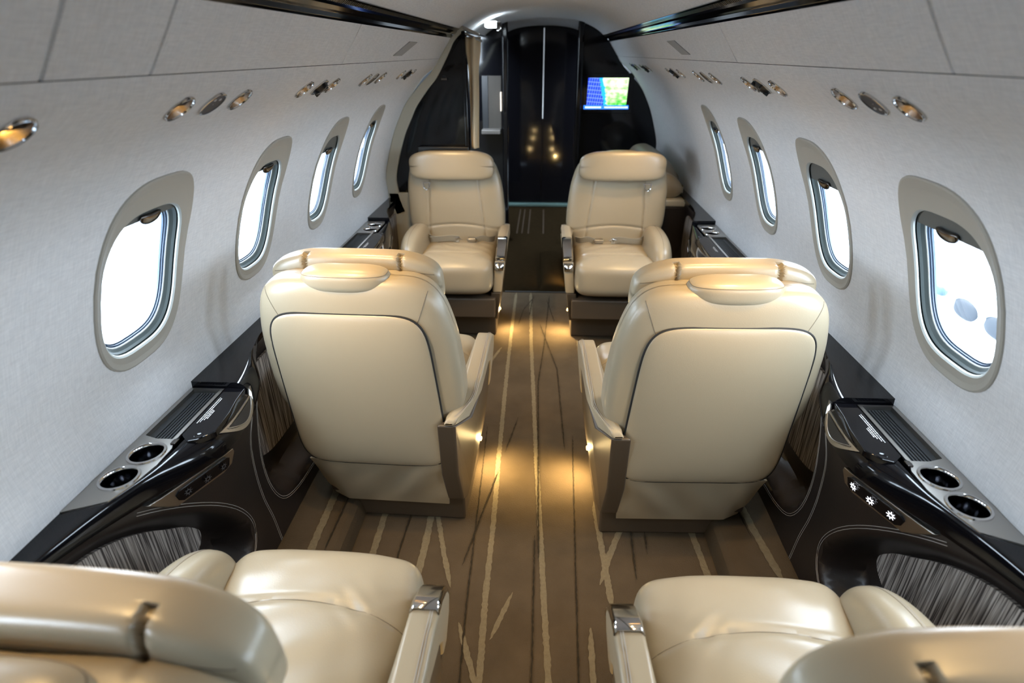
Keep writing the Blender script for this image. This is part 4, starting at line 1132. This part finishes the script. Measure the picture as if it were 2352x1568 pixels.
# right bulkhead with the map screen
root = empty('partition_right', (0.5, 4.23, 0)); tag(root, kind='structure'); q = Vector(root.location)
mb = MB(); mb.prism(outline(1, 0.235), 4.23, 4.29, 'black', lambda a, b, d: Vector((a, d, b+H))-q); mb.out('lacquer_panel', root, smooth=False)
mb = MB(); mb.box(Vector((0.222, 4.17, 0))-q, Vector((0.262, 4.23, H+0.185))-q, 'black'); mb.out('post', root, bevel=0.012)
def screen_mat():
    m = bpy.data.materials.new('map_screen'); m.use_nodes = True; nt = m.node_tree; b = nt.nodes['Principled BSDF']
    N = nt.nodes.new; Lk = nt.links.new
    tc = N('ShaderNodeTexCoord'); sp = N('ShaderNodeSeparateXYZ'); Lk(tc.outputs['Generated'], sp.inputs[0])
    def math_(op, a, b_=None):
        n = N('ShaderNodeMath'); n.operation = op
        for i, v in enumerate((a, b_)):
            if v is None: continue
            if isinstance(v, (int, float)): n.inputs[i].default_value = v
            else: Lk(v, n.inputs[i])
        return n.outputs[0]
    def mix(f, A, B):
        n = N('ShaderNodeMix'); n.data_type = 'RGBA'
        Lk(f, n.inputs['Factor'])
        for k, v in (('A', A), ('B', B)):
            if isinstance(v, tuple): n.inputs[k].default_value = (*v, 1)
            else: Lk(v, n.inputs[k])
        return n.outputs['Result']
    x, z = sp.outputs['X'], sp.outputs['Z']
    gx = math_('LESS_THAN', math_('FRACT', math_('ADD', math_('MULTIPLY', x, 17.0), math_('MULTIPLY', z, -2.0))), 0.16)
    gz = math_('LESS_THAN', math_('FRACT', math_('ADD', math_('MULTIPLY', z, 7.0), math_('MULTIPLY', x, 0.8))), 0.14)
    grid = math_('MAXIMUM', gx, gz)
    sea = mix(grid, (0.01, 0.05, 0.75), (0.22, 0.36, 0.95))
    ns = N('ShaderNodeTexNoise'); ns.inputs['Scale'].default_value = 7; ns.inputs['Detail'].default_value = 6; Lk(tc.outputs['Generated'], ns.inputs['Vector'])
    cr = N('ShaderNodeValToRGB'); Lk(math_('ADD', ns.outputs['Fac'], math_('MULTIPLY', z, 0.25)), cr.inputs[0])
    el = cr.color_ramp.elements; el[0].position = 0.40; el[0].color = (0.02, 0.50, 0.03, 1); el[1].position = 0.72; el[1].color = (0.80, 1.0, 0.65, 1)
    e2 = el.new(0.52); e2.color = (0.30, 0.85, 0.20, 1)
    coast = math_('ADD', math_('ADD', x, math_('MULTIPLY', z, 0.14)), math_('MULTIPLY', ns.outputs['Fac'], 0.18))
    land = math_('GREATER_THAN', coast, 0.60); shal = math_('GREATER_THAN', coast, 0.52)
    c = mix(land, mix(shal, sea, (0.02, 0.45, 0.95)), cr.outputs[0])
    Lk(c, b.inputs['Emission Color']); b.inputs['Emission Strength'].default_value = 1.6
    b.inputs['Base Color'].default_value = (0, 0, 0, 1); b.inputs['Roughness'].default_value = 0.2
    return m
M['screen'] = screen_mat()
M['screen_bar'] = mat('screen_bar', (0, 0, 0), 0.2, emis=(0.03, 0.22, 1.0), estr=1.6)
M['screen_text'] = mat('screen_text', (0, 0, 0), 0.2, emis=(0.75, 0.9, 1.0), estr=2.0)
mo = empty('map_monitor', (0.44, 4.226, H-0.25)); q = Vector(mo.location)
mb = MB(); mb.box(Vector((0.275, 4.218, H-0.375))-q, Vector((0.610, 4.2295, H-0.125))-q, 'black'); mb.out('bezel', mo, bevel=0.003)
mb = MB(); x0, x1 = 0.304, 0.574; z0_, z1_ = H-0.325, H-0.153
mb.add([Vector((x0-0.004, 4.2165, z0_))-q, Vector((x1-0.006, 4.2165, z0_))-q, Vector((x1, 4.2165, z1_))-q, Vector((x0, 4.2165, z1_))-q,
        Vector((x0-0.004, 4.2178, z0_))-q, Vector((x1-0.006, 4.2178, z0_))-q, Vector((x1, 4.2178, z1_))-q, Vector((x0, 4.2178, z1_))-q], [(0, 1, 2, 3), (4, 7, 6, 5)], 'screen')
sc = mb.out('screen', mo, smooth=False, fix=False); tag(sc, 'blue and green moving map picture')
mb = MB(); mb.box(Vector((0.281, 4.2155, H-0.348))-q, Vector((0.585, 4.2178, H-0.323))-q, 'screen_bar'); bar = mb.out('caption_bar', mo, smooth=False)
random.seed(5)
for xa, xb in ((0.292, 0.400), (0.422, 0.575)):
    mb = MB(); x = xa
    while x < xb:
        l = random.choice((0.004, 0.006, 0.008))
        mb.add([Vector((x, 4.215, H-0.341))-q, Vector((x+l, 4.215, H-0.341))-q, Vector((x+l, 4.215, H-0.331))-q, Vector((x, 4.215, H-0.331))-q], [(0, 1, 2, 3)], 'screen_text')
        x += l+0.0018
    mb.out('caption_text', bar, smooth=False, fix=False)
tag(mo, 'glowing screen with blue and green map on the black right bulkhead', 'screen')

# black double door at the very front
for s_ in (-1, 1):
    d = empty('door_%d' % (1 if s_ < 0 else 2), (s_*0.27, 5.37, 0)); tag(d, kind='structure'); q = Vector(d.location)
    mb = MB(); mb.box(Vector((s_*0.002, 5.37, 0.02))-q, Vector((s_*0.55, 5.40, H+0.235))-q, 'black')
    mb.out('door_panel', d, bevel=0.003)
mb = MB(); mb.box((-0.0035, 5.366, 0.76), (0.0035, 5.372, H+0.18), 'door_gap')  # added glowing strip, paints the light line where the doors meet
o = mb.out('trim_joint_glow', smooth=False); tag(o, kind='structure')
mb = MB(); mb.box((-0.5, 5.30, 0.0), (0.5, 5.37, 0.022), 'thresh'); o = mb.out('trim_threshold', bevel=0.003); tag(o, kind='structure')
# dark side walls of the entry and outer closing walls
mb = MB(); mb.box((-0.82, 3.02, -0.3), (-0.80, 5.5, H+0.3), 'satin'); mb.box((0.805, 4.25, -0.3), (0.825, 5.5, H+0.3), 'satin'); mb.box((-0.83, 5.42, -0.3), (0.83, 5.45, H+0.4), 'satin')
tag(mb.out('wall_front', smooth=False), kind='structure')
mb = MB(); mb.box((-0.85, -1.74, -0.1), (0.85, -1.70, H+0.3), 'brown'); tag(mb.out('wall_back', smooth=False), kind='structure')

# side-facing divan by the right wall behind the far right chair
dv = empty('side_divan', (0.66, 3.55, 0))
def dfn(x, y, z): return (x+0.10*z, y, z-0.9*max(0, x+0.02)**1.2*(1 if z > 0 else 0))
V, F = pad(0.115, 0.42, 0.110, 3.5, 2.8, 28, dfn, (0.0, 0.02, 0.665)); mb = MB(); mb.add(V, F, 'leather'); mb.out('seat_back', dv)
V, F = pad(0.120, 0.05, 0.070, 3.2, 2.6, 24, lambda x, y, z: (x, y-0.25*max(0, x)**1.5, z-1.2*max(0, x)**1.6*(1 if z > 0 else 0)), (-0.02, -0.42, 0.645)); mb = MB(); mb.add(V, F, 'leather'); mb.out('armrest', dv)
mb = MB(); mb.box((-0.14, -0.50, 0.545), (0.12, 0.45, 0.585), 'cream'); mb.out('ledge', dv, bevel=0.012, seg=3)
mb = MB(); mb.box((-0.12, -0.50, 0.0), (0.12, 0.43, 0.545), 'brown'); mb.out('base', dv, bevel=0.005)
tag(dv, 'cream leather side divan end showing behind the far right armchair', 'divan')

# ------------------------------------------------------------------ outside: hangar floor and a parked white car
mb = MB(); mb.add([(-14, -8, -1.02), (14, -8, -1.02), (14, 16, -1.02), (-14, 16, -1.02)], [(0, 1, 2, 3)], 'ground')
tag(mb.out('floor_outside', smooth=False, fix=False), kind='structure')
car = empty('car', (3.35, 3.66, -1.02)); car.rotation_euler = (0, 0, math.radians(0))
def carpad(name, w_, d_, h_, c, k, n=4, mz=3, N=16, par=car, fn=None):
    V, F = pad(w_, d_, h_, n, mz, N, fn, c); mb = MB(); mb.add(V, F, k); return mb.out(name, par)
carpad('car_body', 1.9, 0.88, 0.30, (1.55, 0, 0.50), 'carpaint', 5, 3.5, 24)
carpad('hood', 0.75, 0.80, 0.10, (0.60, 0, 0.78), 'carpaint', 4, 2.5, 20)
carpad('cabin', 0.95, 0.72, 0.32, (1.95, 0, 1.02), 'carpaint', 3, 3, 20)
carpad('windshield', 0.30, 0.62, 0.22, (1.25, 0, 1.03), 'cardark', 3, 3, 12)
gr = []
for s_ in (-1, 1):
    g = carpad('grille', 0.02, 0.135, 0.070, (-0.345, s_*0.16, 0.68), 'grille', 3.2, 3.2, 14)
    mb = MB()
    pts = [(-0.36, s_*0.16+0.145*math.cos(a), 0.68+0.080*math.sin(a)) for a in [2*math.pi*i/40 for i in range(41)]]
    mb.tube(pts, 0.010, 'carpaint', 6); mb.out('grille_surround', car)
    carpad('headlamp', 0.03, 0.15, 0.05, (-0.31, s_*0.60, 0.69), 'seal2', 3, 3, 10)
carpad('bumper_intake', 0.03, 0.55, 0.055, (-0.335, 0, 0.36), 'cardark', 5, 4, 12)
carpad('bumper_lip', 0.05, 0.75, 0.03, (-0.33, 0, 0.24), 'cardark', 5, 4, 12)
for sx in (0.55, 2.75):
    for s_ in (-1, 1):
        mb = MB(); ax = Matrix.Rotation(math.radians(90), 3, 'X')
        mb.lathe([(0.001, -0.10), (0.20, -0.11), (0.30, -0.10), (0.33, -0.06), (0.33, 0.06), (0.30, 0.10), (0.20, 0.11), (0.001, 0.10)], 'cardark', c=(sx, s_*0.80, 0.33), n=28, axis=ax); mb.out('wheel', car)
tag(car, 'white car with twin dark grilles parked outside the right window', 'car')

# daylight sampling through the window openings
for side in (-1, 1):
    for wy in WIN_Y:
        l = bpy.data.lights.new('window_portal', 'AREA'); l.shape = 'RECTANGLE'; l.size = 0.26; l.size_y = 0.36; l.cycles.is_portal = True
        o = bpy.data.objects.new('window_portal', l); C.objects.link(o)
        p = wp(side, wy, S_C, 0.055, WN); o.location = p
        d = Vector((-side*WN.x, 0, -WN.y)); o.rotation_euler = d.to_track_quat('-Z', 'Y').to_euler()
